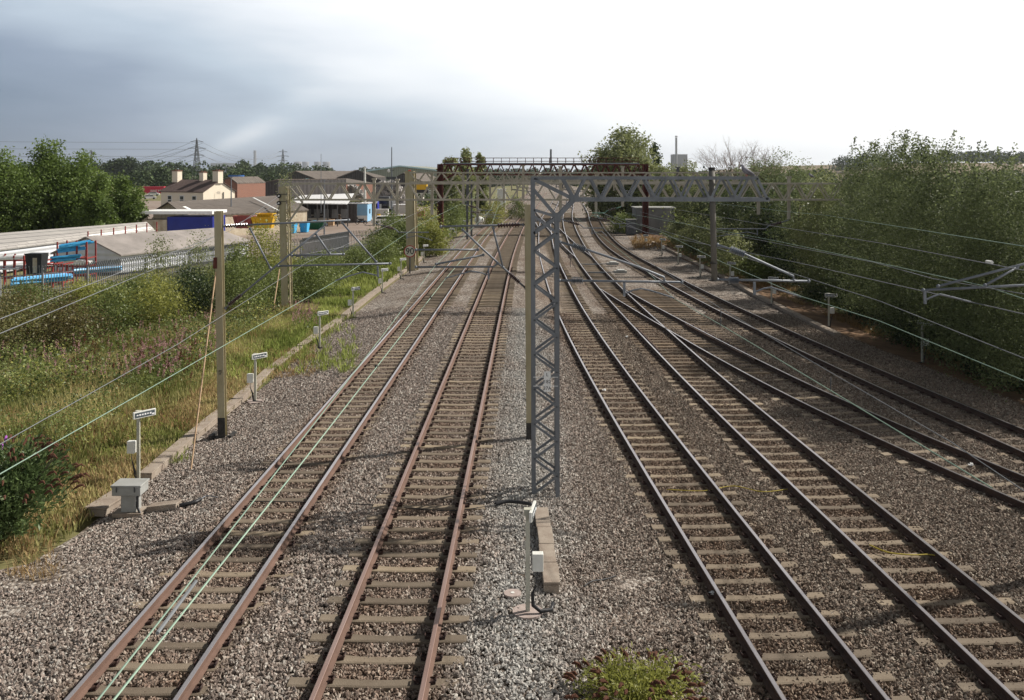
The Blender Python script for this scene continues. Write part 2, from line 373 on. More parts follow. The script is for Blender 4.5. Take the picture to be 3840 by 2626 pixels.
def sheet(name, xs_fn, ys, m, zoff, nx=None, zf=gz):
    vs = []; fs = []
    for y in ys:
        xs = xs_fn(y); n = len(xs)
        for x in xs: vs.append((x, y, zf(x, y) + zoff))
    for j in range(len(ys) - 1):
        for i in range(n - 1):
            a = j * n + i; fs.append((a, a + 1, a + n + 1, a + n))
    mb = MB(); mb.v = vs; mb.f = fs; mb.m = [0] * len(fs); return struct(mb.build(name, m, smooth=True))
ys_g = list(np.arange(-12, 130, 3.0)) + list(np.arange(130, 450, 12.)) + [600, 900, 1500, 3000, 6000, 12000, 16000]
def gx(y):
    base = np.concatenate([np.linspace(-1, -.05, 22) ** 3, np.linspace(0, 0, 1)]) * 0
    near = np.concatenate([-np.geomspace(9000, 60, 12), np.arange(-52, 52, 2.), np.geomspace(60, 9000, 12)]); return near
HAZE = .00007
def gz_low(x, y): return gz(x, y) - (.4 if y < 600 and left_edge(y) + .8 < x < right_edge(y) - .8 else 0)
sheet('ground', gx, ys_g, 'grass_ground', -.06, zf=gz_low)
ysb = list(np.arange(2, 120, 1.5)) + list(np.arange(120, 345, 5.)) + [400, 480, 600]
sheet('ballast_bed', lambda y: np.linspace(left_edge(y), right_edge(y), 44), ysb, 'ballast_low', -.035, zf=_gz0)
sheet('cess_path', lambda y: np.linspace(right_edge(y) - .35, right_edge(y) + 2.6, 6), list(np.arange(4, 130, 2.)), 'dirt_strip', .012)
yard = MB(); yard.v = [(-95, 60, -1.36), (-12.5, 101, -1.36), (-9.5, 250, -1.9), (-120, 300, -1.9), (-120, 60, -1.36)]; yard.f = [(0, 1, 2, 3, 4)]; yard.m = [0]
struct(yard.build('yard_ground', 'yard_ground'))

# ------------------------------------------------------------------ ballast stones (nobody could count them)
def gravel(name, x0f, x1f, ys, dens, size, m, bigz=-.012):
    vs = []; fs = []; nx = 80
    for y in ys:
        for x in np.linspace(x0f(y), x1f(y), nx): vs.append((x, y, gz(x, y) + bigz))
    for j in range(len(ys) - 1):
        for i in range(nx - 1): a = j * nx + i; fs.append((a, a + 1, a + nx + 1, a + nx))
    me = bpy.data.meshes.new(name); me.from_pydata(vs, [], fs); me.materials.append(MT[m])
    o = bpy.data.objects.new(name, me); COL.objects.link(o); tag(o, kind='stuff')
    ng = bpy.data.node_groups.new(name, 'GeometryNodeTree')
    ng.interface.new_socket('Geometry', in_out='INPUT', socket_type='NodeSocketGeometry'); ng.interface.new_socket('Geometry', in_out='OUTPUT', socket_type='NodeSocketGeometry')
    gi = N(ng, 'NodeGroupInput'); go = N(ng, 'NodeGroupOutput')
    dp = N(ng, 'GeometryNodeDistributePointsOnFaces'); L(ng, gi, dp); dp.inputs['Density'].default_value = dens
    ico = N(ng, 'GeometryNodeMeshIcoSphere'); ico.inputs['Radius'].default_value = size; ico.inputs['Subdivisions'].default_value = 1
    sp_ = N(ng, 'GeometryNodeSetPosition'); L(ng, ico, sp_)
    nzz = N(ng, 'ShaderNodeTexNoise'); nzz.inputs['Scale'].default_value = 22
    sub = N(ng, 'ShaderNodeVectorMath', operation='SUBTRACT'); L(ng, nzz, sub, 1, 0); sub.inputs[1].default_value = (.5, .5, .5)
    scl = N(ng, 'ShaderNodeVectorMath', operation='SCALE'); L(ng, sub, scl); scl.inputs['Scale'].default_value = size * 2.6
    ng.links.new(scl.outputs[0], sp_.inputs['Offset'])
    smt = N(ng, 'GeometryNodeSetMaterial'); smt.inputs['Material'].default_value = MT[m]; L(ng, sp_, smt)
    ip = N(ng, 'GeometryNodeInstanceOnPoints'); L(ng, dp, ip); ng.links.new(smt.outputs[0], ip.inputs['Instance'])
    rr = N(ng, 'FunctionNodeRandomValue', data_type='FLOAT_VECTOR'); rr.inputs[0].default_value = (0, 0, 0); rr.inputs[1].default_value = (6.28, 6.28, 6.28)
    rs = N(ng, 'FunctionNodeRandomValue', data_type='FLOAT_VECTOR'); rs.inputs[0].default_value = (.55, .5, .3); rs.inputs[1].default_value = (1.75, 1.2, .75); rs.inputs['Seed'].default_value = 5
    ng.links.new(rr.outputs[0], ip.inputs['Rotation']); ng.links.new(rs.outputs[0], ip.inputs['Scale'])
    jn = N(ng, 'GeometryNodeJoinGeometry'); ng.links.new(ip.outputs[0], jn.inputs[0]); ng.links.new(jn.outputs[0], go.inputs[0])
    md = o.modifiers.new('scatter', 'NODES'); md.node_group = ng
    return o
def stonemat(name):
    m = bpy.data.materials.new(name); m.use_nodes = True; t = m.node_tree; b = t.nodes['Principled BSDF']
    b.inputs['Roughness'].default_value = .85; b.inputs['Specular IOR Level'].default_value = .25
    oi = N(t, 'ShaderNodeObjectInfo'); r = N(t, 'ShaderNodeValToRGB'); t.links.new(oi.outputs['Random'], r.inputs[0]); e = r.color_ramp.elements
    st = [(0, (.14, .115, .10)), (.2, (.20, .165, .14)), (.45, (.28, .235, .20)), (.6, (.34, .27, .23)), (.8, (.37, .33, .29)), (1, (.50, .47, .42))]
    e[0].color = (*st[0][1], 1); e[1].color = (*st[-1][1], 1)
    for p, c in st[1:-1]: q = e.new(p); q.color = (*c, 1)
    # the clean new limestone down the middle, iron-dusted stone by the tracks
    g = N(t, 'ShaderNodeNewGeometry'); s = N(t, 'ShaderNodeSeparateXYZ'); t.links.new(g.outputs['Position'], s.inputs[0])
    n = N(t, 'ShaderNodeTexNoise'); n.inputs['Scale'].default_value = .45; n.inputs['Detail'].default_value = 4; t.links.new(g.outputs['Position'], n.inputs['Vector'])
    u = MATH(t, 'SUBTRACT', s.outputs[0], MATH(t, 'MULTIPLY', s.outputs[1], .019)); u = MATH(t, 'ADD', u, MATH(t, 'MULTIPLY', MATH(t, 'SUBTRACT', n.outputs[0], .5), 2.5))
    band = MATH(t, 'SUBTRACT', 1.0, MATH(t, 'MINIMUM', MATH(t, 'MULTIPLY', MATH(t, 'ABSOLUTE', MATH(t, 'SUBTRACT', u, -.1)), .75), 1.0))
    m1 = N(t, 'ShaderNodeMix', data_type='RGBA'); t.links.new(MATH(t, 'MULTIPLY', band, .45), m1.inputs[0]); t.links.new(r.outputs[0], m1.inputs[6]); m1.inputs[7].default_value = (.50, .52, .50, 1)
    rt = N(t, 'ShaderNodeMapRange'); t.links.new(u, rt.inputs[0]); rt.inputs[1].default_value = .8; rt.inputs[2].default_value = 4
    m2 = N(t, 'ShaderNodeMix', data_type='RGBA', blend_type='MULTIPLY'); t.links.new(rt.outputs[0], m2.inputs[0]); t.links.new(m1.outputs[2], m2.inputs[6]); m2.inputs[7].default_value = (.74, .70, .64, 1)
    m3 = N(t, 'ShaderNodeMix', data_type='RGBA', blend_type='MULTIPLY'); t.links.new(stain(t, g.outputs['Position']), m3.inputs[0]); t.links.new(m2.outputs[2], m3.inputs[6]); m3.inputs[7].default_value = (.72, .60, .51, 1)
    t.links.new(m3.outputs[2], b.inputs[0]); MT[name] = m
stonemat('stone')
gravel('gravel', lambda y: max(left_edge(y) + .15, -.60 * y - 1.5), lambda y: min(17.6, .60 * y + 1.5), list(np.arange(11.5, 30.1, .4)), 520, .031, 'stone')
gravel('gravel', lambda y: -9.6 + .019 * y, lambda y: min(right_edge(y) - .2, .60 * y + 1.5), list(np.arange(30, 52.1, .6)), 330, .035, 'stone')

# ================================================================== railway tracks
def rail_mb(Y, X, off, right, mb=None, y0=None, y1=None):
    mb = mb or MB(); prof = [(-.07, -.16), (.07, -.16), (.07, -.145), (.012, -.12), (.012, -.045), (.036, -.032), (.036, -.004), (.028, 0), (-.028, 0), (-.036, -.004), (-.036, -.032), (-.012, -.045), (-.012, -.12), (-.07, -.145)]
    n = len(prof); rows = 0; o = len(mb.v)
    dX = np.gradient(X, Y)
    for y, x, d in zip(Y, X, dX):
        if (y0 and y < y0) or (y1 and y > y1): continue
        l = math.hypot(1, d); nx, ny = 1 / l, -d / l; z = railz(y, right)
        for a, h in prof: mb.v.append((x + nx * (off + a), y + ny * (off + a), z + h))
        rows += 1
    for j in range(rows - 1):
        for i in range(n):
            i2 = (i + 1) % n; a = o + j * n
            mb.f.append((a + i, a + i2, a + n + i2, a + n + i)); mb.m.append(1 if i in (6, 7, 8) else 0)
    mb.f.append(tuple(o + i for i in range(n))); mb.m.append(0)
    return mb
rs = random.Random(4)
def sleeper_mesh(m, length=2.5, w=.25, dip=.02, clip=True, lo=None):
    mb = MB(); k = 12; o = 0; hl = length / 2
    xs = [-hl + length * i / k for i in range(k + 1)] if lo is None else [lo[0] + (lo[1] - lo[0]) * i / k for i in range(k + 1)]
    for x in xs:
        dz = dip * (1 - min(1, (abs(x) / .6)) ** 2) if abs(x) < .6 else 0
        wv = w * (.86 if abs(x) < .45 else 1)
        mb.v += [(x, -wv / 2 - .02, -.36), (x, -wv / 2, -.185 - dz), (x, -wv / 2 + .03, -.17 - dz), (x, wv / 2 - .03, -.17 - dz), (x, wv / 2, -.185 - dz), (x, wv / 2 + .02, -.36)]
    for i in range(k):
        for j in range(5): a = i * 6 + j; mb.f.append((a, a + 1, a + 7, a + 6)); mb.m.append(0)
    mb.f += [tuple(range(5, -1, -1)), tuple(k * 6 + j for j in range(6))]; mb.m += [0, 0]
    if clip:
        mb.mi = 1
        for g in (-.7525, .7525):
            for s in (-1, 1):
                c = g + s * .115
                mb.box((c, 0, -.155), (.09, .13, .03)); mb.tube([(c - s * .04, -.07, -.14), (c + s * .05, -.05, -.115), (c + s * .05, .05, -.115), (c - s * .04, .07, -.14)], .014, 5)
    me = bpy.data.meshes.new('sleeper'); me.from_pydata(mb.v, [], mb.f); me.materials.append(MT[m]); me.materials.append(MT['clip']); me.polygons.foreach_set('material_index', mb.m)
    return me
SL = {'c': sleeper_mesh('concrete'), 'd': sleeper_mesh('concrete_dark'), 't': sleeper_mesh('timber', 2.6, .28, 0), 'w': sleeper_mesh('timber', w=.28, dip=0, lo=(-1.3, 3.6))}
def track(label, pts, right, kind, rustm, headm, y_s0, spacing=.66, jit=.01, y_end=None, step=1.0, win=9, sl_from=0, sl_to=400, special=None):
    Y, X = smooth_path(pts, step, win)
    t = thing('railway_track', (float(X[0]), float(Y[0]), 0), label, 'railway track', 'railway tracks through the cutting')
    for s in (-1, 1):
        rail_mb(Y, X, s * .7525, right).build('rail', [rustm, headm], t, smooth=False)
    ys = np.arange(max(y_s0, Y[0] + .2), min(Y[-1], sl_to), spacing); rest = MB(); cnt = 0
    dX = np.gradient(X, Y)
    for y in ys:
        if y < sl_from: continue
        x = float(np.interp(y, Y, X)); a = -math.atan(float(np.interp(y, Y, dX))); z = railz(y, right)
        yj = y + rs.uniform(-jit, jit); aj = a + rs.uniform(-.008, .008)
        vis = abs(x) < .56 * y + 2
        if y > 170: continue
        if cnt < 96 and vis:
            kk = kind
            if special and special[0] < y < special[1]: kk = special[2]
            o = bpy.data.objects.new('sleeper', SL[kk]); COL.objects.link(o); o.location = (x + rs.uniform(-.02, .02), yj, z + rs.uniform(-.006, .004)); o.rotation_euler = (0, 0, aj)
            o.parent = t; o.matrix_parent_inverse = Matrix.Translation(t.location).inverted(); cnt += 1
        elif vis: rest.box((x, yj, z - .22), (2.45, .25, .1), aj)
    if rest.v: tag(rest.build('sleepers', 'concrete' if kind == 'c' else 'timber', t), kind='stuff')
    return Y, X
p1 = track('leftmost track with rust-brown rails and pale green wires overhead', T1, False, 'c', 'rail_rust', 'rail_head', 10.2, .655)
p2 = track('second track from the left with rusty rails beside the yellow mast', T2, False, 'c', 'rail_rust', 'rail_head_brown', 10.4, .655)
p3 = track('first dark-railed track right of the grey lattice tower', T3, True, 'c', 'rail_dark', 'rail_head', 10.3, .69)
p4 = track('dark-railed track that the turnout branches off from', T4, True, 'c', 'rail_dark', 'rail_head', 10.1, .69, special=(36, 62, 'w'))
p5 = track('branch track diverging right from the turnout', T5, True, 'c', 'rail_dark', 'rail_head', 11, .69, sl_to=35.5, win=6)
p6 = track('rightmost curving track with black rails by the trees', T6, True, 'd', 'rail_dark', 'rail_head', 15, .69)
# crossovers far down the line
def xover(label, pts):
    Y, X = smooth_path(pts, 1.0, 5); t = thing('railway_track', (float(X[0]), float(Y[0]), 0), label, 'railway track', 'railway tracks through the cutting')
    for s in (-1, 1): rail_mb(Y, X, s * .7525, True).build('rail', ['rail_dark', 'rail_head'], t)
f3 = lambda y: (y, float(np.interp(y, *p3))); f4 = lambda y: (y, float(np.interp(y, *p4))); f2 = lambda y: (y, float(np.interp(y, *p2)))
xover('crossover linking the two dark tracks behind the 20 sign', [f4(84), (92, f4(92)[1] - .5), (112, (f3(112)[1] + f4(112)[1]) / 2), (132, f3(132)[1] + .5), f3(140)])
xover('far crossover curving between the rusty track and the dark one', [f3(120), (130, f3(130)[1] - .4), (150, (f3(150)[1] + f2(150)[1]) / 2), (172, f2(172)[1] + .4), f2(182)])
xover('distant crossover beyond the red-brown gantry', [f4(190), (205, (f4(205)[1] + f3(205)[1]) / 2), f3(222)])
# check rails, frog and point machines
ck = MB(); Y4, X4 = p4
rail_mb(Y4, X4, -.62, True, ck, 39.5, 46.5); 
tag(ck.build('check_rail', ['rail_dark', 'rail_dark']), 'short dark check rail inside the left rail opposite the crossing nose', 'check rail')
ck = MB(); rail_mb(*p5, .61, True, ck, 38, 47)
for i in range(9): ck.box((float(np.interp(39 + i, *p5)) + .93, 39 + i, -.35 - .1), (.22, .3, .14), -.2)
tag(ck.build('check_rail', ['rail_dark', 'rail_dark']), 'black check rail with chunky chairs along the branch track', 'check rail')
for i, (px, py, lab) in enumerate(((2297, 995, 'pale-topped point machine beside the turnout, farther of the two'), (2326, 1026, 'pale-topped point machine beside the turnout, nearer of the two'))):
    g = Zp(px, py, -.5); t = thing('point_machine', g, lab, 'point machine', 'point machines by the turnout')
    MB().box(g + Vector((0, 0, .12)), (1.0, .42, .2)).build('body', 'grey_box', t, bevel=.03)
    MB().box(g + Vector((.05, 0, .27)), (.62, .46, .1), top=.85).build('lid', 'white_plastic', t, bevel=.02)
    m = MB().tube([g + Vector((-.5, 0, .1)), g + Vector((-2.6, 0, .1))], .03, 6); m.tube([g + Vector((-.5, .15, .1)), g + Vector((-2.6, .15, .1))], .025, 6)
    m.box(g + Vector((-1.7, .07, .06)), (1.2, .25, .05)); m.build('drive_rod', 'tube_grey', t)

# ================================================================== cable troughs
def trough(path, label, w=.34, h=.16, name='cable_trough', seg=1.0, m='trough_concrete', rows=1, lids=True):
    pts = [Vector(p) for p in path]; base = thing(name, pts[0], label, 'cable trough'); mb = MB(); lid = MB()
    for a, b in zip(pts, pts[1:]):
        L_ = (b - a).length; n = max(1, round(L_ / seg)); d = (b - a) / n
        for i in range(n):
            p = a + d * i; q = a + d * (i + .985); j = Vector((rs.uniform(-.012, .012), 0, rs.uniform(-.006, .006)))
            mb.beam(p + Vector((0, 0, h * .35)), q + Vector((0, 0, h * .35)), w * .92, h * .9)
            lid.beam(p + Vector((0, 0, h * .98)) + j, q + Vector((0, 0, h * .98)) + j, w, h * .28)
    mb.build('channel', m, base); lid.build('lid', m, base, bevel=.008); return base
tp = [G(px, py) for px, py in ((545, 1800), (722, 1645), (819, 1566), (894, 1509), (1001, 1407), (1142, 1298), (1262, 1214), (1399, 1105), (1476, 1049), (1560, 985), (1640, 918), (1760, 826), (1850, 757))]
trough(tp, 'long concrete cable trough running along the left edge of the ballast')
rp_ = [G(px, py) + Vector((-.1, 0, 0)) for px, py in ((2440, 905), (2560, 962), (2700, 1032), (2840, 1110), (3000, 1190), (3150, 1262))]
trough(rp_, 'cable trough along the brown cess path under the right-hand trees', .35, .14)
trough([G(x, y) for x, y in ((2030, 1935), (2040, 2010), (2068, 2225))], 'short trough of four pale slabs beside the middle marker post', .30, .17, seg=.95)
a0 = G(455, 1868); trough([a0, G(352, 1935)], 'stub of concrete trough left of the grey equipment box', .5, .16)
trough([G(560, 1915), G(672, 1902)], 'low concrete trough right of the grey equipment box', .3, .12)

# ================================================================== wayside posts
def marker(g, label, face=-.5, h=1.7, big=False, disc=False, box=-1, group='cable marker posts beside the left trough', hose=True):
    t = thing('marker_post', g, label, 'marker post', group); g = Vector(g)
    MB().beam(g, g + Vector((0, 0, h)), .075, .05).build('post', 'cream_post', t)
    c = g + Vector((0, 0, h)); dv = Vector((math.cos(face), math.sin(face), 0)); 
    nrm = Vector((dv.y, -dv.x, 0)); 
    b = MB(); cc = c + dv * .12 + Vector((0, 0, -.06)) + nrm * .07
    rot = Matrix.Rotation(face, 3, 'Z'); b.box(cc, (.6, .05, .17), rot=rot); b.build('sign_board', 'white_plastic', t, bevel=.006)
    b = MB(); b.box(cc + nrm * .027, (.53, .006, .12), rot=rot); b.box(cc - nrm * .027, (.53, .006, .12), rot=rot); b.build('sign_face', 'marker_face', t)
    b = MB(); 
    for i in range(6): b.box(cc + nrm * .031 + dv * (-.2 + .07 * i), (.045, .003, .03 + .01 * (i % 2)), rot=rot)
    b.box(cc + nrm * .031 + dv * .22 + Vector((0, 0, -.03)), (.07, .003, .035), rot=rot)
    b.build('sign_lettering', 'lettering_white', t)
    MB().box(c + Vector((0, .0, -.02)), (.13, .12, .1)).build('cap', 'cream_post', t)
    bc = g + Vector((box * .17, 0, h * .5)); MB().box(bc, (.19, .15, .3)).build('terminal_box', 'white_plastic', t, bevel=.012)
    if hose: MB().tube([bc + Vector((0, 0, -.15)), bc + Vector((box * -.01, -.02, -.3)), g + Vector((box * .07, -.05, .28)), g + Vector((box * .05, -.05, .05)), g + Vector((-box * .25, -.08, .02))], [.008, .01, .028, .03, .03], 7).build('hose', 'rubber', t)
    if disc: MB().tube([g + Vector((0, 0, 0)), g + Vector((0, 0, .035))], .26, 22).build('base_disc', 'disc_pink', t)
    return t
mk = [((519, 1808), 1.75, True, 'marker post standing behind the grey equipment box'), ((957, 1508), 1.6, True, 'marker post with round base just right of the yellow left mast'),
      ((1199, 1307), 1.6, False, 'marker post by the trough, first one beyond the yellow left mast'), ((1324, 1192), 1.6, False, 'marker post by the trough, second beyond the yellow left mast'),
      ((1434, 1100), 1.55, False, 'marker post by the trough, third beyond the yellow left mast'), ((1504, 1048), 1.5, False, 'marker post just left of the round 90 sign'),
      ((1590, 985), 1.5, False, 'marker post by the handrail just past the 90 sign'), ((1634, 945), 1.5, False, 'marker post at the far end of the handrail')]
for (p, h, dk, lab) in mk:
    marker(G(*p), lab, .9, h, disc=dk)
for i, (px, py) in enumerate(((1690, 905), (1712, 890), (1740, 868), (1768, 845), (1800, 815), (1830, 790), (1862, 765), (1900, 740))):
    marker(G(px, py), f'small far marker post on the left verge, {("first", "second", "third", "fourth", "fifth", "sixth", "seventh", "eighth")[i]} past the red-brown column', .5, 1.4, group='far row of marker posts on the left verge', hose=False)
mkr = [((3458, 1362), 1.75, 'marker post in front of the dark trees, nearest on the right path'), ((3108, 1228), 1.7, 'marker post on the right path, second nearest, near the dark tree-line mast'),
       ((2893, 1145), 1.65, 'marker post on the right path, first beyond the hanging grey post'), ((2738, 1070), 1.6, 'marker post just behind the hanging grey post'),
       ((2625, 1040), 1.6, 'marker post with black hose left of the hanging grey post'), ((2543, 993), 1.6, 'marker post by the right trough, third left of the hanging post'),
       ((2481, 960), 1.6, 'marker post by the low willow bushes on the right path'), ((2418, 920), 1.1, 'short post with white box by the dry orange grass')]
for (p, h, lab) in mkr: marker(G(*p), lab, -.45, h, box=1, group='cable marker posts beside the right path')
g = G(1979, 2298); t = marker(g, 'tall marker post on a round base beside the four-slab trough', 1.42, 1.75, disc=True, box=1, group='cable marker posts between the tracks', hose=False)
MB().tube([g + Vector((.17, -.02, .72)), g + Vector((.14, -.04, .5)), g + Vector((.08, -.05, .34)), g + Vector((.09, -.07, .16)), g + Vector((.22, -.1, .07)), g + Vector((.4, -.04, .07)), g + Vector((.44, .1, .12))], [.008, .008, .03, .035, .035, .035, .035], 10).build('hose', 'rubber', t, smooth=True)
g = G(1922, 2229); d_ = MB().tube([g, g + Vector((0, 0, .03))], .155, 24); d_.mi = 1; d_.tube([g + Vector((0, 0, .031)), g + Vector((0, 0, .036))], .035, 12); tag(d_.build('cover_disc', ['disc_pink', 'white_plastic']), 'pale round cover lying on the stones left of the middle marker post', 'cover')
# location case
g = Zp(492, 1928, -.42); t = thing('equipment_box', g, 'grey equipment cabinet on a concrete pedestal left of the tracks', 'equipment cabinet')
MB().box(g + Vector((0, 0, .05)), (.66, .5, .1)).build('slab', 'trough_concrete', t, bevel=.01)
MB().box(g + Vector((0, 0, .28)), (.34, .32, .4)).build('pedestal', 'grey_box', t, bevel=.01)
b = MB().box(g + Vector((-.02, 0, .58)), (.64, .48, .19)); b.build('body', 'grey_box', t, bevel=.015)
MB().box(g + Vector((-.02, 0, .70)), (.68, .53, .05)).build('lid', 'grey_box', t, bevel=.015)
b = MB()
for x in (-.22, .18): b.box(g + Vector((x, -.27, .64)), (.02, .02, .12))
b.build('latch', 'steel_dark', t)
MB().tube([g + Vector((.18, -.1, .45)), g + Vector((.2, -.14, .2)), g + Vector((.28, -.2, .08))], .03, 8).build('hose', 'rubber', t)
def cable(pts, label, m='rubber', r=.02, name='cable'):
    P_ = [Vector(p) for p in pts]; out = []
    for i in range(len(P_) - 1):
        a = P_[max(0, i - 1)]; b = P_[i]; c = P_[i + 1]; d = P_[min(len(P_) - 1, i + 2)]
        for k in range(5):
            s = k / 5; out.append(.5 * ((2 * b) + (c - a) * s + (2 * a - 5 * b + 4 * c - d) * s * s + (3 * b - 3 * c + d - a) * s ** 3))
    out.append(P_[-1]); return tag(MB().tube(out, r, 7).build(name, m, smooth=True), label, 'cable')
gg = lambda px, py, dz=.05: G(px, py) + Vector((0, 0, dz))
cable([gg(672, 1905), gg(705, 1898), gg(735, 1890), gg(752, 1880)], 'thick black hose running out of the trough by the equipment box', r=.045)
cable([gg(752, 1880, .04), gg(775, 1868, .05), gg(815, 1870, .03)], 'thin grey wire sprouting from the thick black hose', 'tube_grey', .012)
cable([gg(1856, 1898, .04), gg(1900, 1893, .07), gg(1950, 1897, .08), gg(1995, 1905, .08)], 'thick black hose arching to the middle marker post', r=.04)
cable([gg(885, 1885, .03), gg(1130, 1888, .03), gg(1330, 1895, .03), gg(1500, 1908, .03), gg(1700, 1920, .03), gg(1860, 1900, .04)], 'thin dark cable crossing under the two rusty tracks', r=.010)
cable([gg(2190, 2205, .03), gg(2220, 2190, .05), gg(2270, 2178, .03), gg(2310, 2165, .03)], 'short brown cable end on the stones right of the trough', r=.012)
cable([gg(3260, 2065, .12), gg(3330, 2090, .1), gg(3420, 2100, .1), gg(3500, 2100, .1), gg(3560, 2125, .08)], 'yellow cable snaking between the rails', 'yellow_cable', .014)
cable([gg(2500, 1845, .06), gg(2640, 1850, .06), gg(2750, 1832, .06), gg(2860, 1852, .05), gg(2965, 1840, .05)], 'faint yellow cable lying across two dark tracks', 'yellow_cable', .010)
# litter
for px, py, lab in ((2670, 2240, 'scrap of white paper against the near dark rail'), (2350, 1268, 'white litter scrap between the dark tracks'), (2265, 1470, 'yellow wrapper on a sleeper right of the tower'), (3640, 1752, 'white bottle lying between the branch rails'), (3385, 2240, 'crumpled white litter by a rail foot')):
    g = G(px, py) + Vector((0, 0, .06)); m = MB().box(g, (.12, .08, .03), rs.uniform(0, 3)); m.box(g + Vector((.03, .02, .02)), (.07, .06, .04), rs.uniform(0, 3)); tag(m.build('litter', 'white_paint'), lab, 'litter', 'litter on the stones')
mat('post_grey', (.115, .105, .09), (.17, .16, .14), 3, .75, 0, stretch=(1, 1, .3))
mat('wire_bright', (.28, .39, .30), (.22, .32, .25), 2, .6)
# ================================================================== overhead line structures
def insul(mb, a, b, r=.07, n=7, core=.03):
    a, b = Vector(a), Vector(b); pts = []; rr = []
    for i in range(n):
        for s, q in ((0, core), (.35, r), (.5, r), (.85, core)):
            pts.append(a.lerp(b, (i + s) / n)); rr.append(q)
    pts.append(b); rr.append(core); mb.tube(pts, rr, 12)
def part_tubes(parent, segs, m='tube_grey', r=.028, name='cantilever'):
    mb = MB()
    for s in segs: mb.tube(s, r, 8)
    for s in segs:
        for e in (s[0], s[-1]): mb.ball(e, r * 1.7, 6)
    return mb.build(name, m, parent, smooth=True)
def part_ins(parent, pairs, m='insulator_brown', r=.07, n=8):
    for a, b in pairs: mb = MB(); insul(mb, a, b, r, n); mb.build('insulator', m, parent, smooth=False)
def hmast(t, base, top, w=.2, d=.2, m='old_paint', foot=.0, name='mast'):
    """rolled H-section column"""
    a, b = Vector(base), Vector(top); mb = MB()
    for s in (-1, 1): mb.beam(a + Vector((0, s * d / 2, 0)), b + Vector((0, s * d / 2, 0)), w, .018, up=(0, 1, 0))
    mb.beam(a, b, .014, d, up=(0, 1, 0)); o = mb.build(name, m, t)
    if foot: 
        f = MB()
        for s in (-1, 1): f.beam(a + Vector((0, s * (d / 2 + .003), -.1)), a.lerp(b, foot) + Vector((0, s * (d / 2 + .003), 0)), w + .006, .022, up=(0, 1, 0))
        f.build('painted_foot', 'black_paint', t)
    return o
# --- left yellow mast
D1 = G(835, 1640).y
b1 = G(835, 1640); q = lambda px, py, d=D1: P(px, py, d)
t = thing('electrification_mast', b1, 'weathered yellow mast standing by the left cable trough with a rod stay', 'mast')
hmast(t, b1, q(820, 792), .205, .2, 'old_paint', .09)
f = MB()
for a, c in ((-.28, .0), (.28, .0)): f.box(b1 + Vector((a, 0, .03)), (.1, .5, .16))
f.box(b1 + Vector((0, 0, -.03)), (.66, .3, .1)); f.build('base_frame', 'black_paint', t)
c = part_tubes(t, [[q(838, 848), q(1308, 826)], [q(845, 1156), q(1222, 842)], [q(1043, 998), q(1463, 989)], [q(1093, 958), q(1288, 954)], [q(1185, 878), q(1236, 952)], [q(938, 858), q(1013, 1005)],
    [q(1283, 836), q(1410, 982)]])
d_ = MB(); d_.beam(q(1416, 998), q(1418, 1040), .05); d_.tube([q(1418, 1034), q(1360, 1021), q(1310, 1035), q(1257, 1053)], .022, 7); d_.build('registration_arm', 'tube_grey', t)
for a, b in ((q(846, 848), q(930, 843)), (q(858, 1144), q(904, 1106))): mb = MB(); insul(mb, a, b, .06, 9); mb.build('insulator', 'insulator_brown', t)
mb = MB(); mb.tube([q(812, 1000), q(716, 1762, G(716, 1762).y)], .022, 7); mb.build('stay_rod', 'rust_rod', t)
mb = MB(); mb.box(q(812, 985) + Vector((0, -.13, 0)), (.1, .06, .32)); mb.build('stay_bracket', 'rust_red', t)
text("182\n37", 'number_plate', q(829, 1395) + Vector((0, -.135, 0)), .085, 'lettering', t)
# --- middle yellow mast
b2 = G(1985, 1644); D2 = b2.y; q = lambda px, py, d=D2: P(px, py, d)
t = thing('electrification_mast', b2, 'slim yellow-brown mast close behind the grey lattice tower', 'mast')
hmast(t, b2, q(1978, 768), .165, .2, 'old_paint', .07)
part_tubes(t, [[q(1653, 850), q(1962, 843)], [q(1735, 862), q(1800, 925), q(1972, 1082)], [q(1850, 856), q(1856, 885), q(1886, 1003)], [q(1560, 1002), q(1852, 1001), q(1866, 988)], [q(1560, 937), q(1792, 937)], [q(1636, 991), q(1812, 957)]])
d_ = MB(); d_.beam(q(1832, 1006), q(1832, 1048), .05); d_.tube([q(1828, 1032), q(1800, 1022), q(1768, 1017), q(1671, 1043)], .02, 7); d_.beam(q(1671, 1040), q(1671, 1050), .03); d_.build('registration_arm', 'tube_grey', t)
for a, b in ((q(1866, 846), q(1950, 843)), (q(1910, 1026), q(1948, 1060))): mb = MB(); insul(mb, a, b, .075, 8); mb.build('insulator', 'insulator_brown', t)
# --- grey lattice tower with boom
bt = G(2050, 1858); DT = bt.y; q = lambda px, py, d=DT: P(px, py, d)
t = thing('lattice_gantry', bt, 'big grey lattice tower and arm standing in the middle of the tracks', 'gantry')
xl, xr = q(2002, 0).x, q(2091, 0).x; zt = q(0, 668).z; zb = q(0, 749).z; dy = .5
mb = MB(); gzt = bt.z - .1; zr = q(0, 816).z
for yy in (DT, DT + dy):
    mb.beam((xl, yy, gzt), (xl - .02, yy, zt), .095, .05, up=(0, 1, 0)); mb.beam((xr, yy, gzt), (xr - .01, yy, zr), .1, .05, up=(0, 1, 0))
for xx in (xl, xr):
    mb.beam((xx + (.04 if xx < 1 else -.04), DT + dy / 2, gzt), (xx, DT + dy / 2, zt if xx == xl else zr), .012, .012)
mb.build('leg', 'steel_grey', t)
mb = MB(); nb = 8; hh = (zr - .12 - gzt) / nb
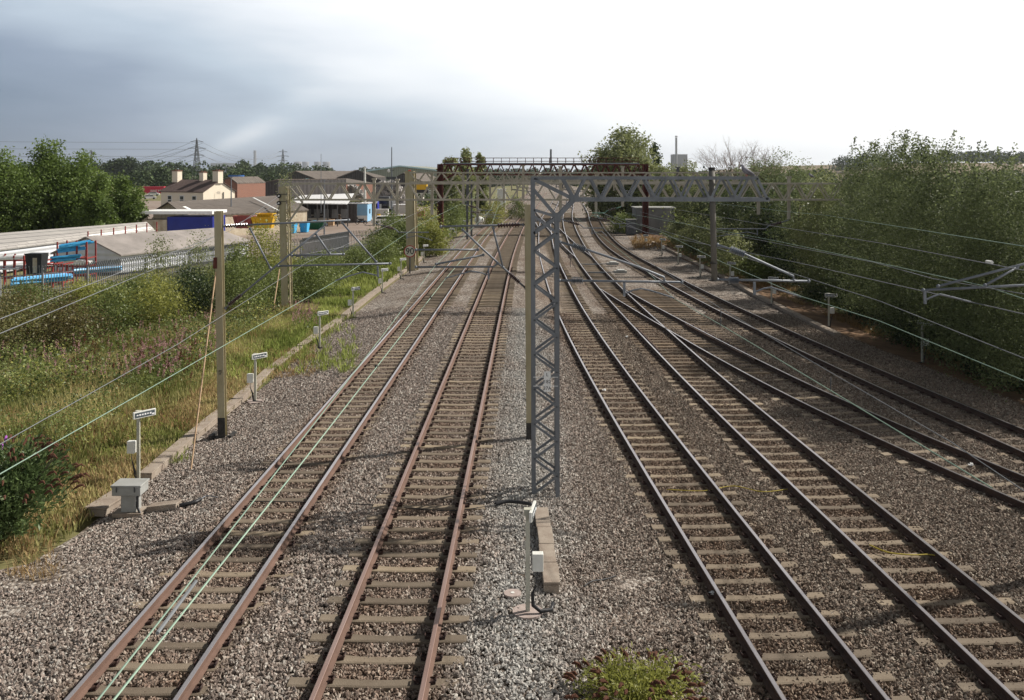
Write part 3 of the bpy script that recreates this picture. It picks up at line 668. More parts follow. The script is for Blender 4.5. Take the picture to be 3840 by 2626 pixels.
for i in range(nb):
    z0 = gzt + .15 + hh * i; zm = z0 + hh / 2; z1 = z0 + hh
    for yy in (DT - .02, DT + dy - .02):
        mb.beam((xl, yy, z0), (xr, yy, zm), .055, .03, up=(0, 1, 0))
        mb.beam((xr, yy, zm), (xl, yy, z1), .055, .03, up=(0, 1, 0))
    for xx in (xl - .02, xr + .02):
        mb.beam((xx, DT, z0), (xx, DT + dy, zm), .05, .025, up=(1, 0, 0)); mb.beam((xx, DT + dy, zm), (xx, DT, z1), .05, .025, up=(1, 0, 0))
mb.build('lacing', 'steel_grey', t)
mb = MB(); xe = q(2842, 0).x; xeb = q(2886, 0).x; xk = q(2155, 0).x
for yy in (DT, DT + dy):
    mb.beam((xl - .05, yy, zt), (xe, yy, zt), .06, .075, up=(0, 0, 1)); mb.beam((xk, yy, zb), (xeb, yy, zb), .06, .09)
    mb.beam((xe - .02, yy, zt), (xeb - .05, yy, zb), .06, .06)
    mb.beam((xl, yy, zt - .03), (xk, yy, zb), .06, .085); mb.beam((xl, yy, zt - .28), (xr, yy, zr), .06, .08); mb.beam((xr, yy, zr), (xk, yy, zb), .06, .09)
    mb.beam((xl, yy, q(0, 788).z), (xr, yy, zr - .0), .05, .05); mb.beam((xl, yy, q(0, 876).z), (xr, yy, zr), .05, .07)
mb.build('boom_chord', 'steel_grey', t)
mb = MB(); nb = 7; bw = (xeb - .12 - xk) / nb
for yy in (DT, DT + dy):
    for i in range(nb):
        x0 = xk + bw * i; off = 0 if yy == DT else .0
        if i: mb.beam((x0, yy, zb), (x0 - bw * .5 + .06, yy, zt), .04, .05)
        mb.beam((x0, yy, zb), (min(x0 + bw * .5 - .06, xe), yy, zt), .04, .05)
    mb.beam((q(2110, 0).x, yy, zt), (xk, yy, zb), .05, .07)
for i in range(nb * 2 + 1):
    x0 = xk + bw / 2 * i; mb.beam((x0, DT, zb if i % 2 == 0 else zt), (min(x0 + bw / 2, xe), DT + dy, zb if i % 2 == 0 else zt), .035, .02); mb.beam((min(x0, xe), DT, zt), (min(x0, xe), DT + dy, zt), .04, .03)
for yy in (DT - .032, DT + dy - .032):
    for i in range(1, nb): mb.box((xk + bw * i, yy, zb + .045), (.15, .012, .07))
    mb.box((xk, yy, zb + .02), (.2, .014, .15)); mb.box((xr, yy, zr), (.14, .014, .18))
mb.build('boom_lacing', 'steel_grey', t)
mb = MB(); mb.tube([q(2669, 632, DT + dy / 2), q(2679, 1050, DT + dy / 2)], .07, 16); mb.build('drop_post', 'post_grey', t, smooth=True)
mb = MB(); mb.tube([q(2669, 628, DT + dy / 2), q(2669, 640, DT + dy / 2)], .082, 16); mb.tube([q(2676, 985, DT + dy / 2), q(2676, 989, DT + dy / 2)], .09, 16); mb.box(q(2680, 1052, DT + dy / 2), (.26, .2, .02)); mb.build('post_cap', 'black_paint', t)
part_tubes(t, [[q(2098, 1052), q(2556, 1059)], [q(2100, 908), q(2205, 938), q(2390, 1000), q(2490, 1040), q(2492, 1056)]])
d_ = MB(); d_.beam(q(2341, 1060), q(2341, 1112), .055); d_.tube([q(2348, 1101), q(2372, 1089), q(2405, 1083), q(2440, 1090), q(2528, 1118)], .02, 7); d_.build('registration_arm', 'tube_grey', t)
for a, b in ((q(2142, 1053), q(2186, 1054)), (q(2146, 920), q(2196, 938))): mb = MB(); insul(mb, a, b, .085, 8); mb.build('insulator', 'insulator_grey', t)
dq = DT + dy / 2
part_tubes(t, [[q(2690, 1049, dq), q(3032, 1055, dq)], [q(2690, 918, dq), q(2780, 948, dq), q(2975, 1036, dq), q(2976, 1052, dq)]])
d_ = MB(); d_.beam(q(2829, 1058, dq), q(2829, 1106, dq), .055); d_.tube([q(2835, 1094, dq), q(2865, 1082, dq), q(2893, 1078, dq), q(2930, 1090, dq), q(3005, 1114, dq)], .02, 7); d_.build('registration_arm', 'tube_grey', t)
for a, b in ((q(2733, 1052, dq), q(2770, 1052, dq)), (q(2738, 934, dq), q(2792, 955, dq))): mb = MB(); insul(mb, a, b, .085, 8); mb.build('insulator', 'insulator_grey', t)
pl = MB(); cz = [q(2052, y).z for y in (1404, 1430, 1455)]
for z in cz: pl.box((q(2052, 0).x, DT - .05, z), (.16, .012, .155))
pl.box((q(2046, 0).x, DT - .035, cz[0] - .06), (.58, .008, .012)); pl.box((q(2046, 0).x, DT - .035, cz[2] + .05), (.58, .008, .012))
pp = pl.build('number_plate', 'white_paint', t)
for s_, z in zip(("L", "182", "37A"), cz): text(s_, 'plate_lettering', Vector((q(2052, 0).x, DT - .058, z)), .115, 'lettering', t)
# --- cantilever reaching in from the right, on its own mast off to the side
dr = 19.5; q = lambda px, py, d=dr: P(px, py, d)
mb_base = Vector((q(4350, 0).x, dr, -.6)); t = thing('electrification_mast', mb_base, 'mast arm of grey tubes reaching in from the right edge of the view', 'mast')
hmast(t, mb_base, (mb_base.x, dr, 7), .2, .2, 'steel_grey')
part_tubes(t, [[q(3462, 1089), q(3840, 1070), q(4345, 1045)], [q(3518, 1074), q(3815, 997), q(4345, 860)], [q(3694, 1071), q(3815, 1002)]])
d_ = MB(); d_.beam(q(3467, 1086), q(3469, 1140), .05); d_.tube([q(3474, 1124), q(3500, 1112), q(3525, 1104), q(3560, 1112), q(3640, 1133)], .02, 7); d_.build('registration_arm', 'tube_grey', t)
# --- portals
def lattice(t, x0, x1, y, z0, z1, bays, m='old_paint_pale', dyy=.55, s=.06, name='boom'):
    mb = MB(); bw = (x1 - x0) / bays
    for yy in (y, y + dyy):
        for z in (z0, z1): mb.beam((x0, yy, z), (x1, yy, z), s * 1.3, s * 1.5)
        for i in range(bays):
            a = x0 + bw * i; mb.beam((a + .05, yy, z1), (a + bw / 2 - .04, yy, z0), s * .9, s * 1.2); mb.beam((a + bw / 2 + .04, yy, z0), (a + bw - .05, yy, z1), s * .9, s * 1.2)
    for i in range(bays):
        a = x0 + bw * i
        for z in (z0, z1): mb.beam((a, y, z), (a + bw / 2, y + dyy, z), s * .6, s * .4); mb.beam((a + bw / 2, y + dyy, z), (a + bw, y, z), s * .6, s * .4)
    return mb.build(name, m, t)
def channel_mast(t, base, top, w=.38, d=.5, m='old_paint', name='mast', bars=10):
    """two plates laced together by battens"""
    a, b = Vector(base), Vector(top); mb = MB()
    mb.beam(a, b, w, .03, up=(0, 1, 0)); mb.beam(a + Vector((w * .62, d, 0)), b + Vector((w * .62, d, 0)), w * .5, .03, up=(0, 1, 0))
    x = Vector((w / 2 + .0, 0, 0))
    for i in range(bars):
        p = a.lerp(b, i / bars); p2 = a.lerp(b, (i + .5) / bars); p3 = a.lerp(b, (i + 1) / bars)
        mb.beam(p + x, p2 + x + Vector((.06, d, 0)), .05, .03); mb.beam(p2 + x + Vector((.06, d, 0)), p3 + x, .05, .03)
    mb.beam(a + Vector((w * .78, 0, 0)), b + Vector((w * .78, 0, 0)), .06, .1)
    return mb.build(name, m, t)
def hang(t, px, py0, py1, d, m='old_paint_pale', w=.16): 
    a, b = P(px, py0, d), P(px, py1, d); mb = MB(); mb.beam(a, b, w, w * .8, up=(0, 1, 0)); mb.box(a + Vector((0, 0, 0)), (w * 1.6, w * 1.5, .08)); mb.build('drop_post', m, t)
def arm(t, px, py, dx, d, ins='insulator_brown', m='tube_grey', k=1.0):
    """a small registration cantilever hung on a drop post"""
    a = P(px, py, d); s = 1 if dx > 0 else -1; Lm = abs(dx) / F * d
    mb = MB(); mb.tube([a, a + Vector((s * .35, 0, -.12)), a + Vector((s * 1.1, 0, -.32)), a + Vector((s * 1.3, 0, -.5)), a + Vector((s * Lm, 0, -.5))], .035, 6)
    mb.beam(a + Vector((s * 1.75, 0, -.5)), a + Vector((s * 1.75, 0, -.85)), .05); mb.tube([a + Vector((s * 1.75, 0, -.8)), a + Vector((s * 2.3, 0, -.68)), a + Vector((s * (Lm + .2), 0, -.95))], .025, 6); mb.build('registration_arm', m, t)
    mb = MB(); insul(mb, a + Vector((s * .42, 0, -.14)), a + Vector((s * 1.02, 0, -.3)), .1, 7); mb.build('insulator', ins, t)
# portal two
bp = G(1069, 1173); D = bp.y; t = thing('portal_gantry', bp, 'pale lattice portal spanning all tracks, the one carrying the two black pulleys', 'gantry', 'overhead line portals across the tracks')
channel_mast(t, bp, P(1058, 700, D), .38, .5, 'old_paint')
z1 = P(0, 689, D).z; z0 = P(0, 750, D).z; lattice(t, P(1100, 0, D).x, P(3159, 0, D).x, D, z0, z1, 24)
mb = MB()
mb.beam(P(1085, 702, D), P(1135, 760, D), .07, .1); mb.beam(P(1085, 830, D), P(1135, 760, D), .07, .1); mb.beam(P(3140, 750, D), P(3182, 792, D), .07, .1); mb.build('brace', 'old_paint_pale', t)
rb = G(3194, 1190); rb.y = D; mb = MB(); mb.beam(rb, P(3190, 700, D), .2, .2); mb.build('mast', 'steel_dark', t)
for px, a, b in ((1403, 672, 848), (1490, 674, 805), (2102, 640, 830), (2958, 664, 822), (1620, 690, 805), (2844, 755, 805)): hang(t, px, a, b, D + .25)
for px, py, dx in ((1408, 838, 200), (2102, 822, 160), (2958, 825, -270)): arm(t, px, py, dx, D)
for i, py in enumerate((735, 762)):
    mb = MB(); c0 = P(1046, py, D - .1); mb.tube([c0 - Vector((0, .04, 0)), c0 + Vector((0, .04, 0))], .125, 16); mb.mi = 1; mb.tube([c0 - Vector((0, .05, 0)), c0 - Vector((0, .041, 0))], .045, 10); mb.mi = 0; mb.beam(c0 + Vector((0, .05, .09)), c0 + Vector((.45, .05, .09)), .03)
    mb.build('pulley', ['black_paint', 'white_paint'], t)
mb = MB(); mb.tube([P(1048, 1010, D - .3), P(1017, 1213, D - 2.5)], .03, 6); mb.build('stay_rod', 'rust_rod', t)
mb = MB(); mb.tube([P(1046, 775, D - .1), P(1040, 800, D - .1), P(1047, 830, D - .1)], .02, 6); mb.build('pulley_rope', 'rubber', t)
# portal three
bp = G(1540, 1015); D = bp.y; t = thing('portal_gantry', bp, 'yellow-masted portal rising behind the round 90 sign', 'gantry', 'overhead line portals across the tracks')
mb = MB(); mb.beam(bp, P(1533, 642, D), .62, .04, up=(0, 1, 0)); mb.beam(bp + Vector((.43, .5, 0)), P(1541, 642, D) + Vector((.2, .5, 0)), .3, .04, up=(0, 1, 0)); mb.beam(bp + Vector((.38, .25, 0)), P(1533, 642, D) + Vector((.38, .25, 0)), .02, .45, up=(0, 1, 0)); mb.build('mast', 'old_paint', t)
z1 = P(0, 648, D).z; z0 = P(0, 683, D).z; lattice(t, P(1535, 0, D).x, P(2850, 0, D).x, D, z0, z1, 22, s=.07)
for px, a, b in ((1737, 650, 765), (1962, 622, 748), (2235, 650, 818), (2335, 626, 775), (1620, 650, 700), (2542, 628, 690), (1754, 636, 770), (2100, 625, 700)): hang(t, px, a, b, D + .3, w=.2, m='old_paint_pale' if px not in (2542, 1754) else 'steel_dark')
arm(t, 2240, 815, 140, D); arm(t, 2330, 775, -110, D, 'insulator_brown', 'verdigris'); arm(t, 1738, 765, 110, D)
# red-brown gantry
bp = G(1651, 884); D = bp.y; t = thing('signal_gantry', bp, 'long rusty red-brown gantry with a handrailed walkway over every track', 'gantry')
for px, py in ((1651, 884), (2420, 884)):
    a = P(px, py, D); mb = MB(); w_ = .68
    for s in (-1, 1): mb.beam(a + Vector((s * w_ * .42, 0, -.3)), P(px, 618, D) + Vector((s * w_ * .42, 0, 0)), w_ * .18, .7, up=(0, 1, 0))
    mb.beam(a + Vector((0, .1, -.3)), P(px, 618, D) + Vector((0, .1, 0)), w_, .04, up=(0, 1, 0))
    for i in range(9): mb.beam(P(px, 640 + i * 26, D) + Vector((-w_ * .4, -.05, 0)), P(px, 640 + i * 26, D) + Vector((w_ * .4, -.05, 0)), .05, .04)
    mb.build('column', 'rust_red', t)
z0, z1 = P(0, 656, D).z, P(0, 618, D).z; lattice(t, P(1640, 0, D).x, P(2432, 0, D).x, D, z0, z1, 20, 'rust_red', 1.3, .1, 'truss')
mb = MB(); x0, x1 = P(1668, 0, D).x, P(2395, 0, D).x; zz = P(0, 612, D).z
mb.box(((x0 + x1) / 2, D + .65, z1 + .12), (x1 - x0, 1.1, .1)); mb.build('walkway', 'steel_dark', t)
mb = MB()
for i in range(25):
    x = x0 + (x1 - x0) * i / 24
    for yy in (D, D + 1.3): mb.beam((x, yy, z1), (x, yy, z1 + .85), .05)
for yy in (D, D + 1.3):
    for h_ in (.42, .82): mb.beam((x0, yy, z1 + h_), (x1, yy, z1 + h_), .06)
mb.build('handrail', 'rust_red', t)
mb = MB(); mb.beam((x0, D, z1 + .15), (x1, D, z1 + .15), .1, .14); mb.build('light_trunking', 'tube_grey', t)
mb = MB(); mb.beam(P(1660, 675, D), P(1700, 656, D), .3, .25); mb.beam(P(2410, 675, D), P(2370, 656, D), .3, .25); mb.build('knee_brace', 'rust_red', t)
# further portals down the line
for i, (dd, n) in enumerate(((128, 'first'), (152, 'second'), (185, 'third'), (235, 'fourth'), (300, 'farthest'))):
    xa = left_edge(dd) + 1.2; xb = right_edge(min(dd, 335)) - (0 if dd > 140 else -2); zt_ = 6.9 - i * .15
    t = thing('portal_gantry', (xa, dd, -.3), f'{n} of the distant pale lattice portals seen under the red-brown gantry', 'gantry', 'overhead line portals across the tracks')
    for xx in (xa, xb): MB().beam((xx, dd, -1), (xx, dd, zt_), .35, .3).build('mast', 'old_paint_pale', t)
    lattice(t, xa, xb, dd, zt_ - .8, zt_, 16, s=.055)
    for k, f_ in enumerate((.2, .5, .8)):
        x = xa + (xb - xa) * f_; mb = MB(); mb.beam((x, dd, zt_ + .7 * (k % 2)), (x, dd, 4.7), .16); mb.build('drop_post', 'steel_dark' if k % 2 else 'old_paint_pale', t)
        mb = MB(); mb.tube([(x, dd, 4.9), (x + 2.6, dd, 4.6)], .06, 5); insul(mb, (x + .3, dd, 4.85), (x + .9, dd, 4.8), .13, 5); mb.build('registration_arm', 'tube_grey', t)
for i, (px, py, d_) in enumerate(((1752, 900, 104), (1768, 888, 109))):
    g = P(px, 0, d_); t = thing('electrification_mast', (g.x, d_, -.6), ('dark slim mast left of the rusty tracks behind the portals', 'dark slim mast beside its twin, slightly to the right')[i], 'mast')
    hmast(t, (g.x, d_, -.6), (g.x, d_, 6.4), .22, .2, 'steel_dark')
    arm(t, px, 790, 110, d_)
# --- wires
wn = [0]
def wire(pts, label, m='wire_grey', r=.012, name='overhead_wire', sag=0):
    P_ = [Vector(p) for p in pts]; out = [P_[0]]
    for a, b in zip(P_, P_[1:]):
        for k in range(1, 9): s = k / 8; v = a.lerp(b, s); v.z -= sag * 4 * s * (1 - s); out.append(v)
    return tag(MB().tube(out, r, 5).build(name, m), label, 'wire', 'overhead wires')
def along(pth, y, off, z): return Vector((float(np.interp(y, *pth)) + off, y, z))
def catenary(pth, nm, zc, zm, offs, y0=3.0, yN=128, sup=(21.9, 49.7, 72, 110)):
    pass
wire([along(p2, 10, -.1, 4.30) + (along(p2, 10, 0, 0) - along(p2, 17, 0, 0)) * 1.0, along(p2, 10, -.08, 4.30), P(1671, 1045, D2), along(p2, 49.7, .2, 4.4), along(p2, 72, -.2, 4.6), along(p2, 110, .1, 4.7)], 'pale green contact wire over the second track, the brighter of the close pair', 'wire_bright', .0075)
wire([P(340, 2660, 4.6), P(1170, 1600, 9.75), P(1448, 1242, 15.4), P(1633, 995, D2), along(p2, 49.7, .2, 5.3), along(p2, 72, -.2, 5.9), along(p2, 110, .1, 6.1)], 'grey carrying wire just left of the green contact wire over the second track', 'wire_green', .006)
for px_, py_, nm_ in ((1411, 1374, 'nearer'), (1615, 1116, 'farther')):
    dd_ = 10500 / (py_ - HY) ; tag(MB().ball(P(px_, py_, dd_), .03, 8).build('wire_clip', 'black_paint'), f'small black clip on the bright contact wire, the {nm_} of two', 'clip')
m = MB(); m.tube([P(590, 2375, 6.0), P(735, 2180, 6.75)], .013, 6); tag(m.build('wire_splice', 'wire_grey'), 'grey wrapped splice clipped on the carrying wire low in the view', 'splice')
wire([P(-60, 1812, 9.0), P(530, 1475, 13), P(1262, 1053, D1), along(p1, 49.7, -.2, 4.5), along(p1, 72, .1, 4.7), along(p1, 110, 0, 4.8)], 'pale contact wire over the leftmost track passing the left mast arm', 'wire_green', .007)
wire([P(-60, 1700, 9.5), P(660, 1295, 16), P(1150, 985, D1), along(p1, 49.7, -.2, 5.2), along(p1, 72, .1, 5.8)], 'thin carrying wire just above the leftmost track contact wire', 'wire_grey', .0055)
wire([P(-40, 1212, 16), P(507, 1000, 26), P(862, 866, 38), P(1046, 735, 49.6)], 'upper grey wire running from the pulleys down to the left edge', 'wire_grey', .010)
wire([P(-40, 1268, 16), P(600, 1000, 28), P(880, 845, 40), P(1046, 762, 49.6)], 'lower grey wire running from the pulleys down to the left edge', 'wire_grey', .010)
ptsA = [P(3720, 1830, 9.4), P(3110, 1462, 12.7), P(2705, 1220, 17.5), P(2528, 1120, DT), P(2440, 1030, 28), P(2235, 870, 49.7), P(2120, 790, 72)]
wire(ptsA, 'thin pale green wire slanting down across the branch track', 'wire_green', .008)
ptsB = [P(4300, 2150, 8.6), P(3570, 1660, 12), P(3120, 1400, 16), P(2700, 1155, DT), P(2400, 960, 40), P(2250, 850, 60)]
wire(ptsB, 'grey wire slanting across the two right-hand tracks', 'wire_grey', .007)
wire([P(4000, 1500, 14.5), P(3840, 1428, 15.4), P(3300, 1205, 18.5), P(3005, 1112, DT), P(2700, 980, 33), P(2480, 870, 49.7), P(2260, 800, 80)], 'bright pale green contact wire running above the right cess path', 'wire_green', .009)
wire([P(4000, 1400, 14.5), P(3840, 1344, 15.4), P(3300, 1130, 18.5), P(2960, 1022, DT + .3), P(2600, 900, 36), P(2400, 840, 49.7)], 'grey wire just above the bright green one at the right', 'wire_grey', .009)
wire([P(4000, 1215, 17), P(3640, 1133, 19.5), P(2990, 985, 34), P(2420, 872, 49.7), P(2260, 800, 80)], 'wire ending at the right-edge cantilever arm', 'wire_grey', .012)
wire([P(4000, 1175, 17), P(3700, 1075, 20), P(3200, 965, 30), P(2900, 902, 42), P(2350, 800, 72)], 'green-tinged wire before the dark trees, second from the bottom', 'wire_green', .010)
wire([P(4000, 1130, 17), P(3500, 1046, 21), P(3280, 985, 26), P(2700, 872, 49.7), P(2400, 795, 90)], 'grey wire before the dark trees, middle of the bundle', 'wire_grey', .010)
wire([P(4000, 1045, 16), P(3300, 912, 27), P(2850, 840, 40), P(2500, 780, 80)], 'grey wire before the dark trees, second from the top', 'wire_grey', .010)
wire([P(4000, 985, 17), P(3840, 1002 - 80 + 2, 20), P(3100, 808, 45), P(2960, 795, 50), P(2450, 735, 110)], 'topmost wire crossing in front of the dark trees', 'wire_green', .010)
wire([P(3720, 985, 19.6), P(3700, 982, 19.8)], 'short bright splice on the wires before the dark trees', 'white_plastic', .04, 'wire_splice')
for i, (px, py, py2, d_, lab) in enumerate(((3116, 1415, 1462, 12.6, 'tiny dropper wire hanging between two wires over the right tracks'), (2704, 1155, 1222, 17.4, 'farther tiny dropper wire over the right tracks'))):
    wire([P(px, py, d_), P(px - 2, py2, d_)], lab, 'steel_dark', .008, 'dropper_wire')
# ================================================================== signs, birds, rails
def roundsign(px, py, r, gy, body, label, size, post='steel_dark'):
    g = G(px, gy); d_ = g.y; c = P(px, py, d_); t = thing('speed_sign', g, label, 'speed sign')
    MB().beam(g, c + Vector((0, .06, 0)), r * .22, r * .15).build('post', post, t)
    MB().tube([c + Vector((0, .03, 0)), c + Vector((0, 0, 0))], r, 36).build('rim', 'red_paint' if r > .3 else 'steel_dark', t)
    MB().tube([c + Vector((0, -.001, 0)), c + Vector((0, -.008, 0))], r * .86, 36).build('sign_face', 'sign_cream' if r > .3 else 'disc_pink', t)
    x = text(body, 'sign_lettering', c + Vector((0, -.014, -r * .02)), size, 'lettering', t, extrude=.004); x.data.offset = .004 * size
mat('sign_cream', (.62, .60, .50), (.55, .52, .42), 6, .5)
roundsign(1537, 943, .455, 1026, '90', 'round white 90 speed sign with a red rim', .66)
roundsign(2139, 962, .215, 1003, '20', 'small round 20 speed board among the dark tracks', .3)
g0, g1 = G(1548, 985), G(1630, 905); t = thing('handrail', g0, 'pale handrail with concrete end post beside the left trough past the 90 sign', 'handrail')
mb = MB()
for k in range(5): p = g0.lerp(g1, k / 4); mb.tube([p, p + Vector((0, 0, 1.05))], .03, 6)
mb.tube([g0 + Vector((0, 0, 1.05)), g1 + Vector((0, 0, 1.05))], .035, 6); mb.tube([g0 + Vector((0, 0, .55)), g1 + Vector((0, 0, .55))], .025, 6); mb.build('rail', 'tube_grey', t)
mb = MB(); mb.box(g0 + Vector((.3, -.3, .7)), (.35, .5, 1.7)); mb.build('end_post', 'trough_concrete', t)
def pigeon(loc, k, label, yaw=.3):
    t = thing('pigeon', loc, label, 'bird'); v = Vector(loc); M = Matrix.Rotation(yaw, 4, 'Z')
    pts = [(0, 0, .02), (-.05, 0, .075), (-.085, 0, .115), (-.09, 0, .15)]
    mb = MB(); b_ = [(.19, .0, .0), (.13, 0, .03), (.06, 0, .065), (-.01, 0, .10), (-.06, 0, .135), (-.085, 0, .175), (-.095, 0, .205), (-.12, 0, .215), (-.145, 0, .208)]
    r_ = [.012, .03, .05, .062, .055, .034, .03, .022, .003]
    mb.tube([v + M @ Vector(p) * k + Vector((0, 0, .02)) for p in b_], [x * k for x in r_], 12); mb.build('body', 'pigeon_grey', t, smooth=True)
    for s in (-1, 1):
        mb = MB(); mb.tube([v + M @ Vector((x, s * .05, z)) * k + Vector((0, 0, .02)) for x, z in ((-.05, .115), (.02, .09), (.10, .05), (.17, .012))], [.01, .035, .028, .004], 8); mb.build('wing', 'pigeon_wing', t, smooth=True)
        mb = MB(); mb.tube([v + M @ Vector((0, s * .02, .05)) * k + Vector((0, 0, 0)), v + M @ Vector((-.01, s * .02, 0)) * k], .006, 5); mb.build('foot', 'red_paint', t)
mat('pigeon_grey', (.16, .16, .19), (.24, .23, .26), 20, .7); mat('pigeon_wing', (.20, .19, .21), (.12, .12, .14), 14, .8)
pigeon(P(2800, 663, DT), 1.15, 'grey wood pigeon perched on the end of the grey gantry arm')
pigeon(P(3042, 668, 49.7), 1.1, 'small dark bird on a post of the portal before the trees')
# ================================================================== the yard on the left
mat('shingle', (.34, .32, .30), (.28, .265, .25), 1.2, .9); 
def brickish(name, c1, c2, mortar, sx, sy, bw=.5, bh=.25, rough=.9, ms=.02):
    m = bpy.data.materials.new(name); m.use_nodes = True; t = m.node_tree; b = t.nodes['Principled BSDF']; b.inputs['Roughness'].default_value = rough; b.inputs['Specular IOR Level'].default_value = .2
    g = N(t, 'ShaderNodeNewGeometry'); s = N(t, 'ShaderNodeSeparateXYZ'); t.links.new(g.outputs['Position'], s.inputs[0])
    cb = N(t, 'ShaderNodeCombineXYZ'); t.links.new(MATH(t, 'ADD', MATH(t, 'MULTIPLY', s.outputs[0], sx), MATH(t, 'MULTIPLY', s.outputs[1], 1 - sx if sx < 1 else .3)), cb.inputs[0]); t.links.new(MATH(t, 'MULTIPLY', s.outputs[2], sy), cb.inputs[1])
    k = N(t, 'ShaderNodeTexBrick'); t.links.new(cb.outputs[0], k.inputs[0]); k.inputs['Scale'].default_value = 1; k.inputs['Brick Width'].default_value = bw; k.inputs['Row Height'].default_value = bh; k.inputs['Mortar Size'].default_value = ms
    k.inputs['Color1'].default_value = (*c1, 1); k.inputs['Color2'].default_value = (*c2, 1); k.inputs['Mortar'].default_value = (*mortar, 1); L(t, k, b); MT[name] = m
brickish('shingle', (.42, .40, .37), (.36, .34, .32), (.22, .21, .20), .2, 1.6, 1.1, .32, ms=.035)
brickish('brick', (.26, .10, .06), (.20, .075, .05), (.22, .16, .13), .9, 1, .3, .1)
def corrugated(name, c, c2, per=.35, axis=0, rough=.7):
    m = mat(name, c, c2, 1.2, rough, 0, stretch=(.35, 2.2, .6) if axis == 1 else (1, 1, 1)); t = m.node_tree; b = t.nodes['Principled BSDF']
    g = N(t, 'ShaderNodeNewGeometry'); wv = N(t, 'ShaderNodeTexWave'); wv.inputs['Scale'].default_value = 1 / per / 3.2; wv.bands_direction = 'XYZ'[axis]; t.links.new(g.outputs['Position'], wv.inputs[0])
    bp = N(t, 'ShaderNodeBump'); bp.inputs['Strength'].default_value = 1; bp.inputs['Distance'].default_value = .06; t.links.new(wv.outputs[1], bp.inputs['Height']); t.links.new(bp.outputs[0], b.inputs['Normal'])
corrugated('asbestos', (.175, .15, .13), (.085, .073, .063), .9, 1, .95); corrugated('white_clad', (.62, .64, .67), (.55, .57, .6), .5, 2)
corrugated('dark_clad', (.055, .05, .05), (.075, .068, .066), .8, 0); corrugated('green_clad', (.24, .255, .215), (.27, .285, .24), 1., 0)
corrugated('white_roof', (.66, .66, .66), (.6, .6, .6), .6, 0)
mat('felt', (.31, .28, .26), (.22, .20, .185), .6, .95, c3=(.40, .37, .34)); mat('house_wall', (.80, .72, .58), (.74, .66, .53), .5, .9); mat('roof_tile', (.085, .06, .055), (.125, .09, .08), 3, .9, 0, .5, 8, stretch=(1, 1, 4))
mat('blue_board', (.012, .022, .19), (.016, .03, .24), .5, .5); mat('cream_wall', (.52, .46, .36), (.36, .29, .2), 1.5, .9, c3=(.25, .13, .07)); mat('teal', (.12, .36, .40), None, rough=.5)
mat('pale_blue', (.45, .6, .66), None, rough=.5); mat('glass_dark', (.02, .025, .03), None, rough=.15, spec=.6); mat('lorry_blue', (.02, .03, .30), (.03, .04, .36), 2, .4); mat('skip_yellow', (.70, .42, .01), (.6, .35, .02), 2, .5)
mat('skip_blue', (.05, .36, .68), (.07, .42, .75), 2, .5); mat('skip_green', (.01, .10, .05), None, rough=.5); mat('skip_red', (.36, .09, .07), (.28, .08, .06), 2, .7); mat('cabin_blue', (.24, .46, .66), (.3, .5, .7), 1, .6)
mat('orange_red', (.55, .07, .03), None, rough=.5); mat('container_cream', (.60, .58, .52), (.52, .5, .45), 1, .7); mat('maroon', (.20, .02, .02), (.3, .05, .04), 2, .6); mat('blue_wrap', (.03, .30, .62), (.10, .45, .75), 4, .4)
mat('palisade', (.19, .195, .21), (.29, .295, .31), 3, .55, .2); mat('tank_blue', (.03, .12, .36), None, rough=.6); mat('trailer_red', (.50, .03, .06), None, rough=.5); mat('scrap', (.10, .09, .085), (.42, .40, .38), 7, .7, .2, .5, 5, c3=(.25, .10, .06), lo=.3, hi=.7)
mat('distant_concrete', (.27, .27, .28), (.22, .22, .23), .02, .9); mat('pylon_steel', (.14, .15, .16), None, rough=.6)
def V2(p, z): return Vector((p.x, p.y, z))
def gable(name, label, cat, eA, eB, rA, rB, base, wm, rm, group=None, th=.12, back=True):
    """eaves line A-B nearest the viewer, ridge line above; the rear slope mirrors the front"""
    eA, eB, rA, rB = map(Vector, (eA, eB, rA, rB)); t = thing(name, V2((eA + eB) / 2, base), label, cat, group)
    bA = V2(rA * 2 - eA, eA.z); bB = V2(rB * 2 - eB, eB.z); w = MB()
    w.poly([V2(eA, base), V2(eB, base), eB, eA]); w.poly([V2(eA, base), eA, rA, bA, V2(bA, base)]); w.poly([V2(eB, base), V2(bB, base), bB, rB, eB]); w.poly([V2(bA, base), bA, bB, V2(bB, base)])
    w.build('wall', wm, t); r = MB(); ov = (eB - eA).normalized() * .25; up = Vector((0, 0, th)); lo = Vector((0, 0, .02))
    for a, b, c, d in ((eA, eB, rB, rA), (rA, rB, bB, bA)):
        o1 = (a - d).normalized() * .25 if (a, d) == (eA, rA) else Vector(); o2 = (d - a).normalized() * .25 if (a, d) == (rA, bA) else Vector()
        r.poly([a - ov + o1 + lo, b + ov + o1 + lo, c + ov + o2 + lo, d - ov + o2 + lo], th, (0, 0, 1))
    r.build('roof', rm, t); return t
t = gable('shed', 'long low shed roofed in pale grey shingles behind the steel racks', 'shed', Zp(-220, 966, .55), Zp(577, 868, .55), Zp(-220, 897, 1.4), Zp(546, 837, 1.4), -1.4, 'white_clad', 'shingle')
t = gable('shed', 'grey felt-roofed shed with a white boarded end wall behind the palisade', 'shed', Zp(453, 957, .15), Zp(930, 905, .15), Zp(328, 893, 1.55), Zp(800, 860, 1.55), -1.4, 'white_clad', 'felt')
t = gable('warehouse', 'low wide building under a brown corrugated roof in front of the cream house', 'warehouse', Zp(700, 814, 1.5), Zp(1151, 789, 1.5), Zp(634, 761, 3.1), Zp(1062, 735, 3.1), -1.5, 'cream_wall', 'asbestos')
